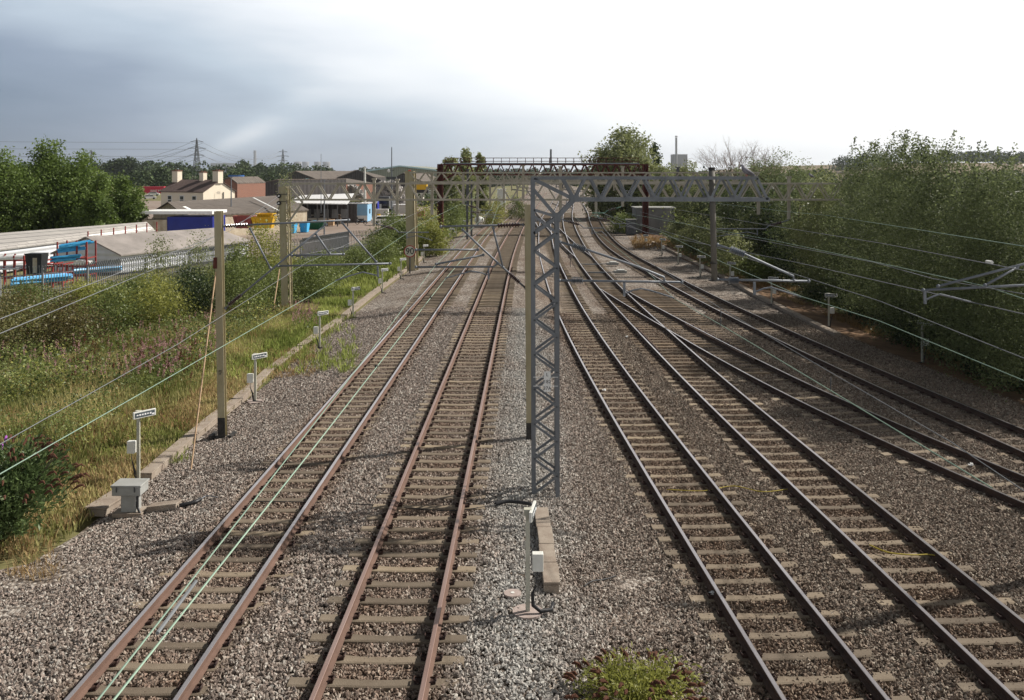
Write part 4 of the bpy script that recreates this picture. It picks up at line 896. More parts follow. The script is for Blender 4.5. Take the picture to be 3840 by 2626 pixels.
mb = MB(); a, b = Zp(1040, 735, 3.1), Zp(1058, 800, 1.5); a = Zp(950, 742, 3.3); b = Zp(1055, 795, 1.72); mb.beam(a, b, .25, .08); mb.build('roof_flashing', 'white_paint', t)
mb = MB(); a, b = Zp(690, 775, 2.8), Zp(722, 791, 2.25); mb.beam(a, b, .9, .05); mb.build('roof_light', 'white_paint', t)
# hoarding and store
D = 112; xa, xb, xc = P(535, 0, D).x, P(627, 0, D).x, P(797, 0, D).x; t = thing('store_building', (xb, D, -1.5), 'flat-roofed store with a deep blue front panel and rusty cream door', 'building')
mb = MB(); mb.box(((xb + xc) / 2, D + 2.5, (1.9 - 1.5) / 2), (xc - xb, 5, 3.4)); mb.build('blue_wall', 'blue_board', t)
mb = MB(); mb.box(((xa + xb) / 2 - .01, D + 2.4, 0), (xb - xa - .02, 5, 3.1)); mb.build('wall', 'cream_wall', t)
mb = MB(); mb.box(((xa + xc) / 2, D + 2.3, P(0, 798, D).z + .02), (xc - xa + .3, 5.8, .36)); mb.build('roof', 'white_paint', t)
mb = MB(); mb.box((P(590, 0, D).x, D - .12, .1), (1.0, .06, 2.6)); mb.build('door', 'cream_wall', t)
# cream house
Lh, Ch, Rh = Vector((-62.7, 166.7, 3.8)), Vector((-53.6, 162, 3.8)), Vector((-50.1, 168.7, 3.8)); half = (Rh - Ch) / 2; base = -1.5
rL, rC = Lh + half, Ch + half; rL.z = rC.z = 5.75
t = gable('cream_house', 'cream rendered house with three chimneys and a brown tiled roof', 'house', Lh, Ch, rL, rC, base, 'house_wall', 'roof_tile')
def on(f, zz, off=.05): p = Lh.lerp(Ch, f); n_ = (Ch - Lh).cross(Vector((0, 0, 1))).normalized(); p = p + n_ * off; p.z = zz; return p
rz = math.atan2((Ch - Lh).y, (Ch - Lh).x)
for f in (.22, .51, .80):
    mb = MB(); mb.box(on(f, 2.45), (1.05, .10, 1.35), rz); fr = mb.build('window', 'white_paint', t)
    mb = MB(); mb.box(on(f, 2.72, .115), (.78, .04, .58), rz); mb.box(on(f, 2.1, .115), (.78, .04, .4), rz); mb.build('pane', 'glass_dark', fr)
for k, (p, wd, dp, hh) in enumerate(((Lh.lerp(rL, .9) + (Ch - Lh) * .03, 1.35, 1.1, 1.55), (rL.lerp(rC, .62), .95, .9, 1.3), (rC + (Lh - Ch) * .035, 1.3, 1.2, 1.55))):
    q_ = Vector((p.x, p.y, 5.6 + hh / 2)); mb = MB(); mb.box(q_, (wd, dp, hh + .6), rz); mb.mi = 1; mb.box(q_ + Vector((0, 0, hh / 2 + .33)), (wd + .14, dp + .14, .14), rz)
    for s in (-.25, .25): mb.tube([q_ + Vector((s, 0, hh / 2 + .35)), q_ + Vector((s, 0, hh / 2 + .6))], .12, 8)
    mb.build('chimney', ['house_wall', 'brick'], t)
mb = MB(); g_ = Ch.lerp(Rh, .62) + Vector((.1, -.05, 0)); mb.box((g_.x, g_.y, 1.9), (.12, .12, 3.6)); mb.build('drainpipe', 'steel_dark', t)
mb = MB(); g_ = Ch.lerp(Rh, .45) + Vector((.5, -.3, -.2)); mb.tube([g_, g_ + Vector((-.6, -.3, 0))], .03, 5)
for k in range(5): mb.tube([g_ + Vector((-.1 * k, -.05 * k, -.25)), g_ + Vector((-.1 * k, -.05 * k, .3))], .015, 4)
mb.build('aerial', 'tube_grey', t)
# other roofs
def gable_front(name, label, px0, pxr, px1, pe0, pr, pe1, d, depth, base, wm, rm, cat='warehouse', skew=0, group='yard sheds and barns'):
    """gable end faces the viewer, building runs away from it"""
    eL, rr_, eR = P(px0, pe0, d), P(pxr, pr, d), P(px1, pe1, d); off = Vector((skew, depth, 0)); t = thing(name, (rr_.x, d, base), label, cat, group)
    w = MB(); w.poly([V2(eL, base), V2(eR, base), eR, rr_, eL]); 
    for a in (eL, eR): w.poly([V2(a, base), V2(a + off, base), a + off, a])
    w.poly([V2(eR + off, base), V2(eL + off, base), eL + off, rr_ + off, eR + off]); w.build('wall', wm, t)
    r = MB(); f = Vector((0, -.3, .03))
    for a, b in ((eL, rr_), (rr_, eR)): r.poly([a + f, b + f, b + off + Vector((0, 0, .03)), a + off + Vector((0, 0, .03))], .25, (0, 0, 1))
    r.build('roof', rm, t); return t
t = gable_front('warehouse', 'large grey-green warehouse with a shallow pitched roof beyond the scrapyard', 1377, 1498, 1660, 643, 624, 642, 420, 70, -2, 'green_clad', 'green_clad', skew=6)
mb = MB(); A_, B_, C_ = P(1375, 642, 419.5), P(1498, 623, 419.5), P(1662, 641, 419.5); mb.beam(A_, B_, .3, .6); mb.beam(B_, C_, .3, .6); mb.build('roof_edge', 'pale_blue', t)
gable_front('barn', 'dark brown gabled barn left of the big grey-green warehouse', 1268, 1342, 1440, 668, 640, 684, 330, 40, -2, 'dark_clad', 'asbestos', skew=-8)
gable_front('barn', 'dark barn with a long grey roof, leftmost of the barns', 1081, 1108, 1186, 657, 644, 674, 325, 45, -2, 'dark_clad', 'asbestos', skew=14)
gable_front('barn', 'low dark barn between the other two barns', 1180, 1212, 1290, 661, 648, 668, 345, 40, -2, 'dark_clad', 'asbestos', skew=10)
gable_front('barn', 'dark barn behind the red excavator arm', 1450, 1512, 1600, 686, 651, 690, 320, 40, -2, 'dark_clad', 'asbestos', skew=4)
t = gable_front('brick_building', 'red brick workshop with a teal roof edge behind the portal mast', 1098, 1150, 1256, 684, 675, 693, 290, 26, -1.9, 'brick', 'asbestos', 'workshop', skew=8)
mb = MB(); A_, B_, C_ = P(1096, 684, 289.5), P(1150, 674, 289.5), P(1258, 693, 289.5); mb.beam(A_, B_, .4, .7); mb.beam(B_, C_, .4, .7); mb.build('roof_edge', 'teal', t)
gable_front('barn', 'low dark-fronted shed right of the blue tank', 915, 975, 1042, 697, 690, 676, 240, 20, -1.9, 'dark_clad', 'asbestos', skew=14)
gable_front('brick_building', 'small orange brick building beside the blue tank', 842, 860, 890, 676, 668, 690, 205, 12, -1.9, 'brick', 'asbestos', 'building', skew=3)
def boxb(name, label, cat, px0, px1, py0, py1, d, depth, wm, rm=None, extra=None, group=None, zb=None):
    if zb is None and d < 300: d = 8.7 * F / (py1 - HY)
    a, b = P(px0, py0, d), P(px1, py1, d); t = thing(name, ((a.x + b.x) / 2, d, b.z), label, cat, group); zb = b.z if zb is None else zb
    MB().box(((a.x + b.x) / 2, d + depth / 2, (a.z + zb) / 2), (b.x - a.x, depth, a.z - zb)).build('body', wm, t, bevel=.03)
    if rm: MB().box(((a.x + b.x) / 2, d + depth / 2, a.z + .06), (b.x - a.x + .3, depth + .3, .12)).build('roof', rm, t)
    return t
t = thing('open_shed', P(1210, 800, 128), 'open-fronted shed with a bright white roof in the scrapyard', 'shed')
a, b, c_, d_ = P(1075, 764, 152), P(1300, 768, 150), P(1335, 728, 192), P(1130, 735, 196); MB().poly([a, b, c_, d_], .15, (0, 0, 1)).build('roof', 'white_roof', t)
mb = MB()
for k in range(7): p = a.lerp(b, k / 6); mb.beam(V2(p + Vector((.1, .3, 0)), -1.6), p + Vector((.1, .3, -.02)), .16)
mb.build('post', 'steel_dark', t); mb = MB(); mb.box(((a.x + b.x) / 2, 160, .2), (b.x - a.x, .3, 3.2)); mb.build('wall', 'dark_clad', t); mb = MB()
for k in range(6): mb.box((a.x + 1 + k * 1.5, 156.5, .3), (1.0, .1, 1.5))
mb.build('door', 'steel_grey', t)
t = boxb('site_cabin', 'light blue and white portable cabin in the scrapyard', 'cabin', 1283, 1378, 765, 832, 105, 5, 'cabin_blue', 'white_roof')
p0, p1_ = P(1283, 800, 8.7 * F / 187), P(1378, 832, 8.7 * F / 187); Dc = 8.7 * F / 187; MB().box(((p0.x + p1_.x) / 2, Dc - .03, p1_.z + .6), (p1_.x - p0.x - .05, .04, .95)).build('lower_panel', 'white_paint', t)
mb = MB(); mb.box((p1_.x + .03, Dc + 2.5, 1.75 + p1_.z), (.05, 1.2, .8)); mb.build('window', 'glass_dark', t); mb = MB()
for k in range(5): mb.box((p0.x + .6 + k * .55, Dc + 1 + .3 * (k % 2), p1_.z + 3.35), (.4, .9, .12), k)
mb.build('roof_clutter', 'black_paint', t)
def skip(label, px0, px1, py0, py1, d, m, group='skips in the scrapyard'):
    d = 118 if px1 < 1060 else 8.7 * F / (py1 - HY)
    a, b = P(px0, py0, d), P(px1, py1, d); b.z = .15 if (px1 < 1060 and py1 > 830) else b.z; w_ = b.x - a.x; h_ = a.z - b.z; t = thing('skip', ((a.x + b.x) / 2, d, b.z), label, 'skip', group); x = (a.x + b.x) / 2
    mb = MB(); vs = [(x - w_ * .38, d + .3, b.z), (x + w_ * .38, d + .3, b.z), (x + w_ * .38, d + 1.7, b.z), (x - w_ * .38, d + 1.7, b.z), (x - w_ / 2, d, a.z), (x + w_ / 2, d, a.z), (x + w_ / 2, d + 2, a.z), (x - w_ / 2, d + 2, a.z)]
    mb.add(vs, [(3, 2, 1, 0), (0, 1, 5, 4), (1, 2, 6, 5), (2, 3, 7, 6), (3, 0, 4, 7)]); mb.build('tub', m, t)
    mb = MB()
    for i, j in ((4, 5), (5, 6), (6, 7), (7, 4)): mb.beam(vs[i], vs[j], .09)
    for f in (.2, .4, .6, .8): mb.beam(Vector(vs[0]).lerp(Vector(vs[1]), f) + Vector((0, -.03, 0)), Vector(vs[4]).lerp(Vector(vs[5]), f) + Vector((0, -.03, 0)), .08)
    mb.build('rim', m, t)
skip('big rounded yellow skip standing left of the portal mast', 940, 1024, 815, 852, 96, 'skip_yellow'); skip('smaller yellow skip stacked on the big yellow one', 958, 1020, 803, 815, 97.5, 'skip_yellow')
skip('faded red container with a dark tarpaulin left of the yellow skips', 872, 942, 812, 865, 94, 'skip_red'); skip('light blue skip just right of the portal mast', 1082, 1104, 838, 876, 88, 'skip_blue'); skip('bright blue skip beside the green skip', 1121, 1152, 835, 872, 90, 'skip_blue'); skip('dark green skip beside the bright blue one', 1151, 1212, 838, 860, 91, 'skip_green')
def lorry(label, px0, px1, py0, py1, d, cab, word=None, back=8, cargo='steel_dark'):
    d = 8.7 * F / (py1 - HY)
    a, b = P(px0, py0, d), P(px1, py1, d); w_ = b.x - a.x; h_ = a.z - b.z; x = (a.x + b.x) / 2; t = thing('lorry', (x, d, b.z), label, 'lorry', 'lorries in the scrapyard')
    MB().box((x, d + 1.1, b.z + h_ * .58), (w_, 2.2, h_ * .84), top=.94).build('cab', cab, t, bevel=.08)
    MB().box((x, d - .0, b.z + h_ * .68), (w_ * .84, .06, h_ * .26)).build('windscreen', 'glass_dark', t)
    mb = MB(); mb.box((x, d - .04, b.z + h_ * .2), (w_ * .98, .15, h_ * .14)); mb.mi = 0; mb.build('bumper', 'steel_grey', t)
    mb = MB(); mb.box((x, d - .03, b.z + h_ * .36), (w_ * .7, .08, h_ * .16)); mb.build('grille', 'black_paint', t)
    for s in (-1, 1):
        MB().box((x + s * w_ * .4, d - .13, b.z + h_ * .2), (w_ * .12, .05, h_ * .07)).build('headlight', 'white_paint', t)
        for yy in (.9, 4.5, 6.5):
            o = MB(); c0 = Vector((x + s * w_ * .42, d + yy, b.z + .45)); o.tube([c0 - Vector((.15, 0, 0)), c0 + Vector((.15, 0, 0))], .48, 14); o.build('wheel', 'rubber', t)
    MB().box((x, d + 2.4 + back / 2, b.z + h_ * .5), (w_ * .98, back, h_ * .5)).build('load_body', cargo, t)
    if word: MB().box((x, d - .01, a.z - .12), (w_ * .9, .1, .42)).build('sign_board', 'lettering_white', t); text(word, 'lettering', Vector((x, d - .07, a.z - .12)), .42, 'lorry_blue', t)
lorry('deep blue lorry with a name board above its cab, facing the railway', 1376, 1417, 757, 805, 122, 'lorry_blue', 'KING'); lorry('dark tipper lorry behind the blue lorry', 1420, 1460, 738, 800, 135, 'steel_dark')
lorry('white fronted flatbed lorry left of the open shed', 1150, 1178, 806, 838, 100, 'container_cream', back=4)
def van(label, px, py, d, col, yaw=0, k=1.0, group='vehicles parked in the yard'):
    d = min(d * 9, 8.7 * F / (py - HY)); g = P(px, py, d); t = thing('parked_car', g, label, 'car', group); M = Matrix.Rotation(yaw, 3, 'Z'); pr = [(-2.1, .3), (-2.1, .85), (-1.7, .95), (-1.1, 1.4), (.9, 1.45), (1.6, .95), (2.1, .85), (2.15, .3)]
    mb = MB(); n_ = len(pr); vs = [g + M @ Vector((x * k, s * .85 * k, z * k)) for s in (-1, 1) for x, z in pr]; mb.add(vs, [tuple(range(n_)), tuple(range(2 * n_ - 1, n_ - 1, -1))] + [(i, (i + 1) % n_ + 0, (i + 1) % n_ + n_, i + n_) for i in range(n_)]); mb.build('body', col, t)
    mb = MB(); 
    for s in (-1, 1): mb.poly([g + M @ Vector((x * k, s * .87 * k, z * k)) for x, z in ((-1.5, .97), (-1.05, 1.33), (.85, 1.37), (1.35, .97))])
    mb.poly([g + M @ Vector((x * k, y * k, z * k)) for x, y, z in ((1.5, -.7, 1.03), (1.5, .7, 1.03), (.98, .7, 1.43), (.98, -.7, 1.43))]); mb.build('window', 'glass_dark', t)
    for sx in (-1.3, 1.3):
        for s in (-1, 1): c0 = g + M @ Vector((sx * k, s * .8 * k, .32 * k)); MB().tube([c0 - M @ Vector((0, .1, 0)), c0 + M @ Vector((0, .1, 0))], .32 * k, 12).build('wheel', 'rubber', t)
for i, (px, py, d, col, yaw, lab) in enumerate(((1440, 842, 92, 'white_paint', .2, 'white car half hidden by bushes below the blue lorry'), (1512, 838, 95, 'white_paint', .1, 'white van nearest the bushes left of the yellow mast'), (1190, 838, 96, 'container_cream', .3, 'pale car parked before the open shed'),
    (560, 748, 185, 'white_paint', .4, 'white van left of the cream house, lowest'), (575, 735, 195, 'white_paint', .3, 'white van left of the cream house, middle one'), (566, 725, 205, 'container_cream', .3, 'pale van left of the cream house, under the red trailer'),
    (1496, 800, 112, 'black_paint', .2, 'black car beside the cream containers'), (1186, 726, 160, 'white_paint', 0, 'white pick-up on top of the scrap by the brick workshop'))): van(lab, px, py, d, col, yaw)
t = boxb('trailer', 'red curtain-sided trailer with white lettering left of the cream house', 'trailer', 538, 615, 700, 726, 299, 2.5, 'trailer_red'); text('WHIT RE', 'lettering', P(584, 716, 8.7 * F / 81 - .1), 1.1, 'lettering_white', t)
boxb('container', 'cream shipping container stack right of the scrap heap', 'container', 1497, 1587, 706, 768, 125, 3, 'container_cream'); boxb('container', 'flat grey-cream container in front of the scrap heap', 'container', 1475, 1556, 770, 802, 108, 3, 'container_cream', 'white_roof')
boxb('container', 'long grey steel container beyond the right-hand tracks', 'container', 2386, 2531, 782, 850, 116, 4, 'steel_mid', 'grey_box', zb=-.9); boxb('relay_cabinet', 'small white relay building far beside the left tracks', 'cabin', 1865, 1896, 712, 732, 190, 2, 'white_paint', 'white_roof', zb=-.5)
for i, (px, py) in enumerate(((2330, 870), (2366, 880))):
    g = G(px, py); t = thing('equipment_box', g, ('black trackside cabinet by the far right curve, left one', 'black trackside cabinet by the far right curve, right one')[i], 'equipment cabinet'); MB().box(g + Vector((0, 0, .9)), (1.2, .7, 1.8)).build('body', 'steel_dark', t, bevel=.05); MB().box(g + Vector((0, 0, 1.84)), (1.35, .85, .08)).build('lid', 'grey_box', t)
t = thing('storage_tank', P(886, 700, 210), 'big round blue tank beyond the cream house', 'tank'); c0 = P(886, 0, 262); MB().tube([Vector((c0.x, 262, -1.9)), Vector((c0.x, 262, P(0, 660, 262).z))], 2.15, 24).build('body', 'tank_blue', t); MB().tube([Vector((c0.x, 262, P(0, 660, 262).z)), Vector((c0.x, 262, P(0, 657, 262).z))], 2.22, 24).build('rim', 'tank_blue', t)
# excavator arm, motorcycle, lamp posts, scrap
g = P(1545, 705, 230); t = thing('excavator', g, 'bright red excavator boom rising over the scrap heap', 'excavator')
mb = MB(); e_ = lambda px, py: P(px, py, 230); mb.beam(e_(1525, 688), e_(1528, 648), .3, .35); mb.beam(e_(1528, 648), e_(1536, 639), .3, .4); mb.beam(e_(1536, 639), e_(1566, 690), .35, .45); mb.build('boom', 'orange_red', t)
mb = MB(); mb.box(e_(1580, 700) + Vector((0, 1.5, 0)), (2.6, 2.4, 1.9)); mb.build('cab', 'skip_yellow', t, bevel=.1); mb = MB(); mb.box(e_(1580, 718) + Vector((0, 1.5, 0)), (3.4, 2.8, .8)); mb.build('track', 'rubber', t, bevel=.15)
g = P(1355, 842, 154); t = thing('motorcycle', g, 'black motorcycle with a top box parked by the blue cabin', 'motorcycle')
for s in (-.65, .65):
    mb = MB(); c0 = g + Vector((s, 0, .32)); pts = [c0 + Vector((math.cos(a) * .29, 0, math.sin(a) * .29)) for a in np.linspace(0, 6.283, 17)]; mb.tube(pts, .06, 6, caps=False); mb.build('wheel', 'rubber', t)
mb = MB(); mb.tube([g + Vector((-.65, 0, .35)), g + Vector((-.2, 0, .6)), g + Vector((.3, 0, .8)), g + Vector((.65, 0, .35))], [.06, .16, .17, .04], 8); mb.tube([g + Vector((.5, 0, .6)), g + Vector((.35, 0, 1.05)), g + Vector((.3, -.3, 1.1))], .03, 5); mb.build('body', 'black_paint', t)
MB().tube([g + Vector((-.6, 0, .85)), g + Vector((.05, 0, .82))], [.09, .13], 8).build('seat', 'rubber', t); MB().ball(g + Vector((-.72, 0, 1.05)), .2, 8).build('top_box', 'black_paint', t)
def pole(label, px, ptop, pbot, d, r=.09, head=True, m='tube_grey', name='lamp_post', cat='lamp post'):
    if pbot > 860: d = 8.7 * F / (pbot - HY)
    a, b = P(px, pbot, d), P(px, ptop, d); t = thing(name, a, label, cat); MB().tube([a, b], [r, r * .6], 8).build('pole', m, t)
    if head: MB().box(b + Vector((.0, 0, .04)), (.5, .25, .1)).build('lamp_head', m, t)
    return t
pole('tall slim lamp post in front of the low brown-roofed building', 867, 666, 875, 100, .12); pole('slim grey post in the scrapyard left of the open shed', 1216, 676, 880, 95, .11)
pole('thin aerial mast above the scrapyard', 1204, 578, 800, 150, .06, False, name='aerial_mast', cat='mast'); t = pole('tall camera mast with a white dome camera over the scrapyard', 1469, 552, 840, 120, .1, False, name='camera_mast', cat='mast')
mb = MB(); c0 = P(1469, 640, 120); mb.beam(c0 + Vector((-.4, 0, .02)), c0 + Vector((.3, 0, .02)), .08); mb.mi = 1; mb.ball(P(1458, 641, 120), .22, 8); mb.build('camera', ['steel_dark', 'white_paint'], t); mb = MB(); mb.box(P(1469, 668, 120), (1.3, .6, .35)); mb.build('bracket', 'steel_dark', t)
pole('pale twin pole standing behind the portal boom', 1368, 628, 760, 140, .22, True, 'white_plastic', 'floodlight_mast', 'mast')
pole('paired thin radio masts on the horizon above the gantry', 2064, 560, 640, 420, .35, False, name='aerial_mast', cat='mast'); pole('thin radio mast right beside the paired one on the horizon', 2067.5, 560, 640, 420, .35, False, name='aerial_mast', cat='mast')
rng = np.random.default_rng(8)
def heap(label, px0, px1, ptop, pbot, d, n=520):
    a, b = P(px0, ptop, d), P(px1, pbot, d); t = MB()
    for i in range(n):
        f = rng.random(); hh = (1 - (2 * f - 1) ** 4) * rng.uniform(.0, 1); p = Vector((a.x + (b.x - a.x) * f, d + rng.uniform(-1.5, 2), b.z + (a.z - b.z) * hh))
        t.box(p, rng.uniform(.2, 1.3, 3), rot=Matrix.Rotation(rng.uniform(0, 6), 3, Vector(rng.normal(size=3)).normalized()))
    o = t.build('scrap_heap', 'scrap'); tag(o, label, 'scrap heap', kind='stuff')
heap('heap of pale mixed scrap metal behind the white-roofed shed', 1230, 1362, 694, 740, 300); heap('tall heap of grey scrap metal behind the blue lorry', 1392, 1518, 686, 772, 236, 800); heap('low heap of rusty scrap beside the open shed', 1130, 1230, 715, 745, 290, 200)
# steel racks with bundles
def rack(label, x0, x1, y, n, zt=1.0, zb=-1.4):
    t = thing('storage_rack', (x0, y, zb), label, 'rack', 'steel storage racks in the yard'); mb = MB()
    for k in range(n):
        x = x0 + (x1 - x0) * k / (n - 1)
        for dy_ in (0, 1.6): mb.beam((x, y + dy_, zb), (x, y + dy_, zt), .1, .1)
        for z in (-.9, -.2, .45): mb.beam((x, y, z), (x, y + 1.6, z), .09)
    for z in (-.9, -.2, .45): mb.beam((x0, y, z), (x1, y, z), .09)
    mb.build('frame', 'maroon', t); return t
def bundle(label, a, b, r, m, n=5, name='pipe_bundle', cat='bundle', grp='bundles stored on the racks'):
    mb = MB(); a, b = Vector(a), Vector(b)
    for k in range(n): o = Vector((0, rng.uniform(-r, r), rng.uniform(-r * .6, r * .6))); mb.tube([a + o, b + o + Vector((rng.uniform(-.4, .4), 0, 0))], r * .4, 6)
    tag(mb.build(name, m), label, cat, grp)
rx = lambda px, d: P(px, 0, d).x
rack('maroon steel rack at the far left holding white profiles', rx(-60, 72), rx(165, 72), 72, 7, .85); rack('maroon steel rack holding blue wrapped bundles by the white boarded shed', rx(215, 74), rx(325, 74), 74, 4, 1.75); rack('low maroon rack between the two taller racks', rx(120, 69), rx(235, 69), 69, 4, .1); 
t = thing('storage_rack', P(330, 880, 84), 'row of thin maroon posts holding white panels behind the felt roof', 'rack'); mb = MB()
for k in range(6):
    for o_ in (0, 1.5): p = P(330, 0, 84).lerp(P(562, 0, 98), (k + o_ * .3) / 5.3); mb.beam((p.x, p.y + o_, -1.3), (p.x, p.y + o_, 1.95), .09)
mb.build('post', 'maroon', t)
bundle('white plastic profiles lying across the far left rack', (rx(-60, 72), 71.8, .62), (rx(150, 72), 72.5, .72), .22, 'white_paint', 8); bundle('grey profiles on the lower shelf of the far left rack', (rx(-60, 72), 71.8, -.1), (rx(110, 72), 72.3, -.05), .2, 'white_clad', 6)
bundle('upper bright blue wrapped bundle on the tall rack', (rx(235, 74), 73.6, 1.45), (rx(322, 74), 74.5, 1.75), .26, 'blue_wrap', 9); bundle('second blue bundle just beneath the upper one', (rx(228, 74), 73.6, 1.1), (rx(300, 74), 74.5, 1.3), .22, 'blue_wrap', 8); bundle('lower blue wrapped bundle with a white stack beside it', (rx(208, 74), 73.4, .42), (rx(288, 74), 74, .55), .26, 'blue_wrap', 9)
bundle('white stack beneath the blue bundles', (rx(250, 74), 73.7, .22), (rx(322, 74), 74.2, .1), .25, 'white_paint', 7); bundle('blue pipes on the ground just behind the palisade', (rx(20, 63), 64, -.2), (rx(230, 66), 67, -.2), .3, 'blue_wrap', 9); bundle('blue and white pipes on the ground right of the others', (rx(255, 67), 68, .0), (rx(400, 69), 71, -.05), .25, 'blue_wrap', 7)
bundle('white panels stacked above the felt roof', (rx(330, 88), 88, 1.2), (rx(560, 100), 100, 1.25), .16, 'white_paint', 6)
g = P(138, 1000, 66); t = thing('waste_bin', g, 'black open bin standing among the maroon racks', 'bin'); mb = MB(); mb.box(g + Vector((0, 0, .2)), (.95, .8, 1.5), top=1.25); mb.build('body', 'rubber', t); mb = MB(); mb.box(g + Vector((.1, -.46, .15)), (.3, .04, 1.1)); mb.build('panel', 'cream_wall', t)
# palisade fence
fp = [(P(px, py, 0.0001), px, py) for px, py in ()]
fpts = [Zp(px, py, 1.05) for px, py in ((-160, 1016), (0, 1007), (160, 996), (328, 983), (546, 956), (710, 937), (897, 910), (1026, 901), (1128, 893), (1307, 866), (1432, 860), (1520, 846))]
t = thing('palisade_fence', V2(fpts[0], -1.2), 'grey steel palisade fence with spread splayed tops between scrub and yard', 'fence'); acc = 0; sgn = 0
for a, b in zip(fpts, fpts[1:]):
    Ls = (b - a).length; n_ = max(2, int(Ls / .19)); d = (b - a) / n_; nrm = Vector((d.y, -d.x, 0)).normalized(); mb = MB()
    for k in range(n_):
        p = a + d * k; p.z = 1.05 + rs.uniform(-.02, .02); lean = nrm * .28 + d.normalized() * rs.uniform(-.02, .02) - d.normalized() * .12
        zb_ = gz(p.x, p.y) - .3
        mb.beam(V2(p, zb_), V2(p, p.z - .35), .075, .02, up=(d.x, d.y, 0)); mb.beam(V2(p, p.z - .36), p + lean, .08, .02, up=(d.x, d.y, 0))
    mb.build('pale_panel', 'palisade', t); mb = MB()
    for h_ in (-.55, -1.6): mb.beam(a + Vector((0, 0, h_)), b + Vector((0, 0, h_)), .05)
    mb.build('rail', 'palisade', t); MB().beam(V2(a, gz(a.x, a.y) - .3), V2(a, .85), .12).build('post', 'palisade', t)
# ================================================================== far away
def pylon(label, px, ptop, pbot, d, wpx):
    a = P(px, 0, d); zt_ = P(0, ptop, d).z; zb_ = -3; Hh = zt_ - zb_; wA = wpx / F * d; t = thing('electricity_pylon', (a.x, d, zb_), label, 'pylon', 'pylons on the skyline'); mb = MB(); wb = Hh * .15; wt = Hh * .03; s = Hh * .011
    lv = [0, .18, .33, .46, .57, .67, .76, .84, .92, 1]; ww = lambda f: wb * (1 - f) ** 1.1 + wt * (1 - f * .6) if f < 1 else .1
    for f0, f1 in zip(lv, lv[1:]):
        w0, w1 = ww(f0) / 2, ww(f1) / 2; z0_, z1_ = zb_ + Hh * f0, zb_ + Hh * f1
        for yy in (-1, 1):
            for xs in (-1, 1): mb.beam((a.x + xs * w0, d + yy * w0, z0_), (a.x + xs * w1, d + yy * w1, z1_), s * 1.2); mb.beam((a.x + xs * w0, d + yy * w0, z0_), (a.x - xs * w1, d + yy * w1, z1_), s * .7)
        for xs in (-1, 1): mb.beam((a.x + xs * w0, d - w0, z0_), (a.x + xs * w1, d + w1, z1_), s * .7)
    mb.build('tower', 'pylon_steel', t); tips = []
    for f, k in ((.60, .42), (.76, .5), (.91, .36)):
        z = zb_ + Hh * f; mb = MB()
        for xs in (-1, 1):
            tip = Vector((a.x + xs * wA * k, d, z)); tips.append(tip - Vector((0, 0, Hh * .02))); 
            for yy in (-1, 1): mb.beam((a.x + xs * ww(f) / 2, d + yy * .5, z), tip, s * .8)
            mb.beam((a.x + xs * ww(f) / 2, d, z + Hh * .04), tip, s * .8)
        mb.build('cross_arm', 'pylon_steel', t)
    return tips
tA = pylon('large lattice pylon above the treeline behind the cream house, tallest in view', 738, 518, 700, 1000, 68)
tB = pylon('small pylon far left beyond the nearest trees', 343, 563, 700, 1450, 38); tC = pylon('middle-sized pylon right of the smoking skyline', 1061, 560, 700, 1400, 46)
for i in range(6):
    for q_, nm in ((tB, 'left'), (tC, 'right')): wire([tA[i], q_[i]], f'power line from the tall pylon to the smaller {nm} one, on its {("lower left", "lower right", "middle left", "middle right", "upper left", "upper right")[i]} arm', 'pylon_steel', .14, 'power_line', sag=14)
for i in (0, 2, 4): wire([tB[i], tB[i] + Vector((-900, 300, 8))], f'power line leaving the far left pylon, {("lowest", "", "middle", "", "topmost")[i]} of three', 'pylon_steel', .14, 'power_line', sag=14)
for i in (0, 2, 4): wire([tA[i], tA[i] + Vector((-1200, -600, 38))], f'power line from the tall pylon off to the left, {("lowest", "", "middle", "", "topmost")[i]} of three', 'pylon_steel', .14, 'power_line', sag=14)
for i, (px, w_, nm) in enumerate(((1117, 29, 'leftmost'), (1146, 26, 'second from left'), (1191, 26, 'third from left'), (1224, 29, 'rightmost'))):
    d = 7800 + 60 * i; c0 = P(px, 0, d); Hh = P(0, 607, d).z + 8; rr_ = w_ / 2 / F * d; prof = [(0, 1.12), (.3, .95), (.6, .84), (.8, .83), (1, .88)]
    o = MB().tube([Vector((c0.x, d, -8 + Hh * f)) for f, k in prof], [rr_ * k * 1.15 for f, k in prof], 24).build('cooling_tower', 'distant_concrete', smooth=True); tag(o, f'hazy concrete cooling tower, {nm} of the four on the skyline', 'cooling tower', 'cooling towers on the skyline')
def stack(label, px, ptop, d, w_, m='distant_concrete', name='chimney_stack'):
    c0 = P(px, 0, d); r_ = w_ / 2 / F * d; return tag(MB().tube([Vector((c0.x, d, -8)), Vector((c0.x, d, P(0, ptop, d).z))], [r_ * 1.1, r_], 16).build(name, m), label, 'chimney')
stack('tall hazy power station chimney left of the middle pylon', 956, 565, 7800, 10); white_stack = stack('slim white chimney on the right-hand skyline', 2536, 516, 2600, 8)
c0 = P(2536, 0, 2600); MB().tube([Vector((c0.x, 2600, P(0, 514, 2600).z)), Vector((c0.x, 2600, P(0, 510, 2600).z))], 3.8, 16).build('cap', 'distant_concrete', white_stack)
boxb('power_plant', 'pale blocky boiler house under the slim white chimney', 'building', 2524, 2578, 579, 700, 2620, 40, 'distant_concrete'); boxb('power_plant', 'hazy turbine halls behind the left treeline', 'building', 790, 880, 612, 700, 7600, 60, 'distant_concrete')
g = G(1797, 835); tag(MB().ball(g + Vector((0, 0, .35)), .75, 10, (1, .7, .75)).build('rubble_bag', 'white_paint'), 'white bulk bag lying on the left verge beyond the portals', 'bag')

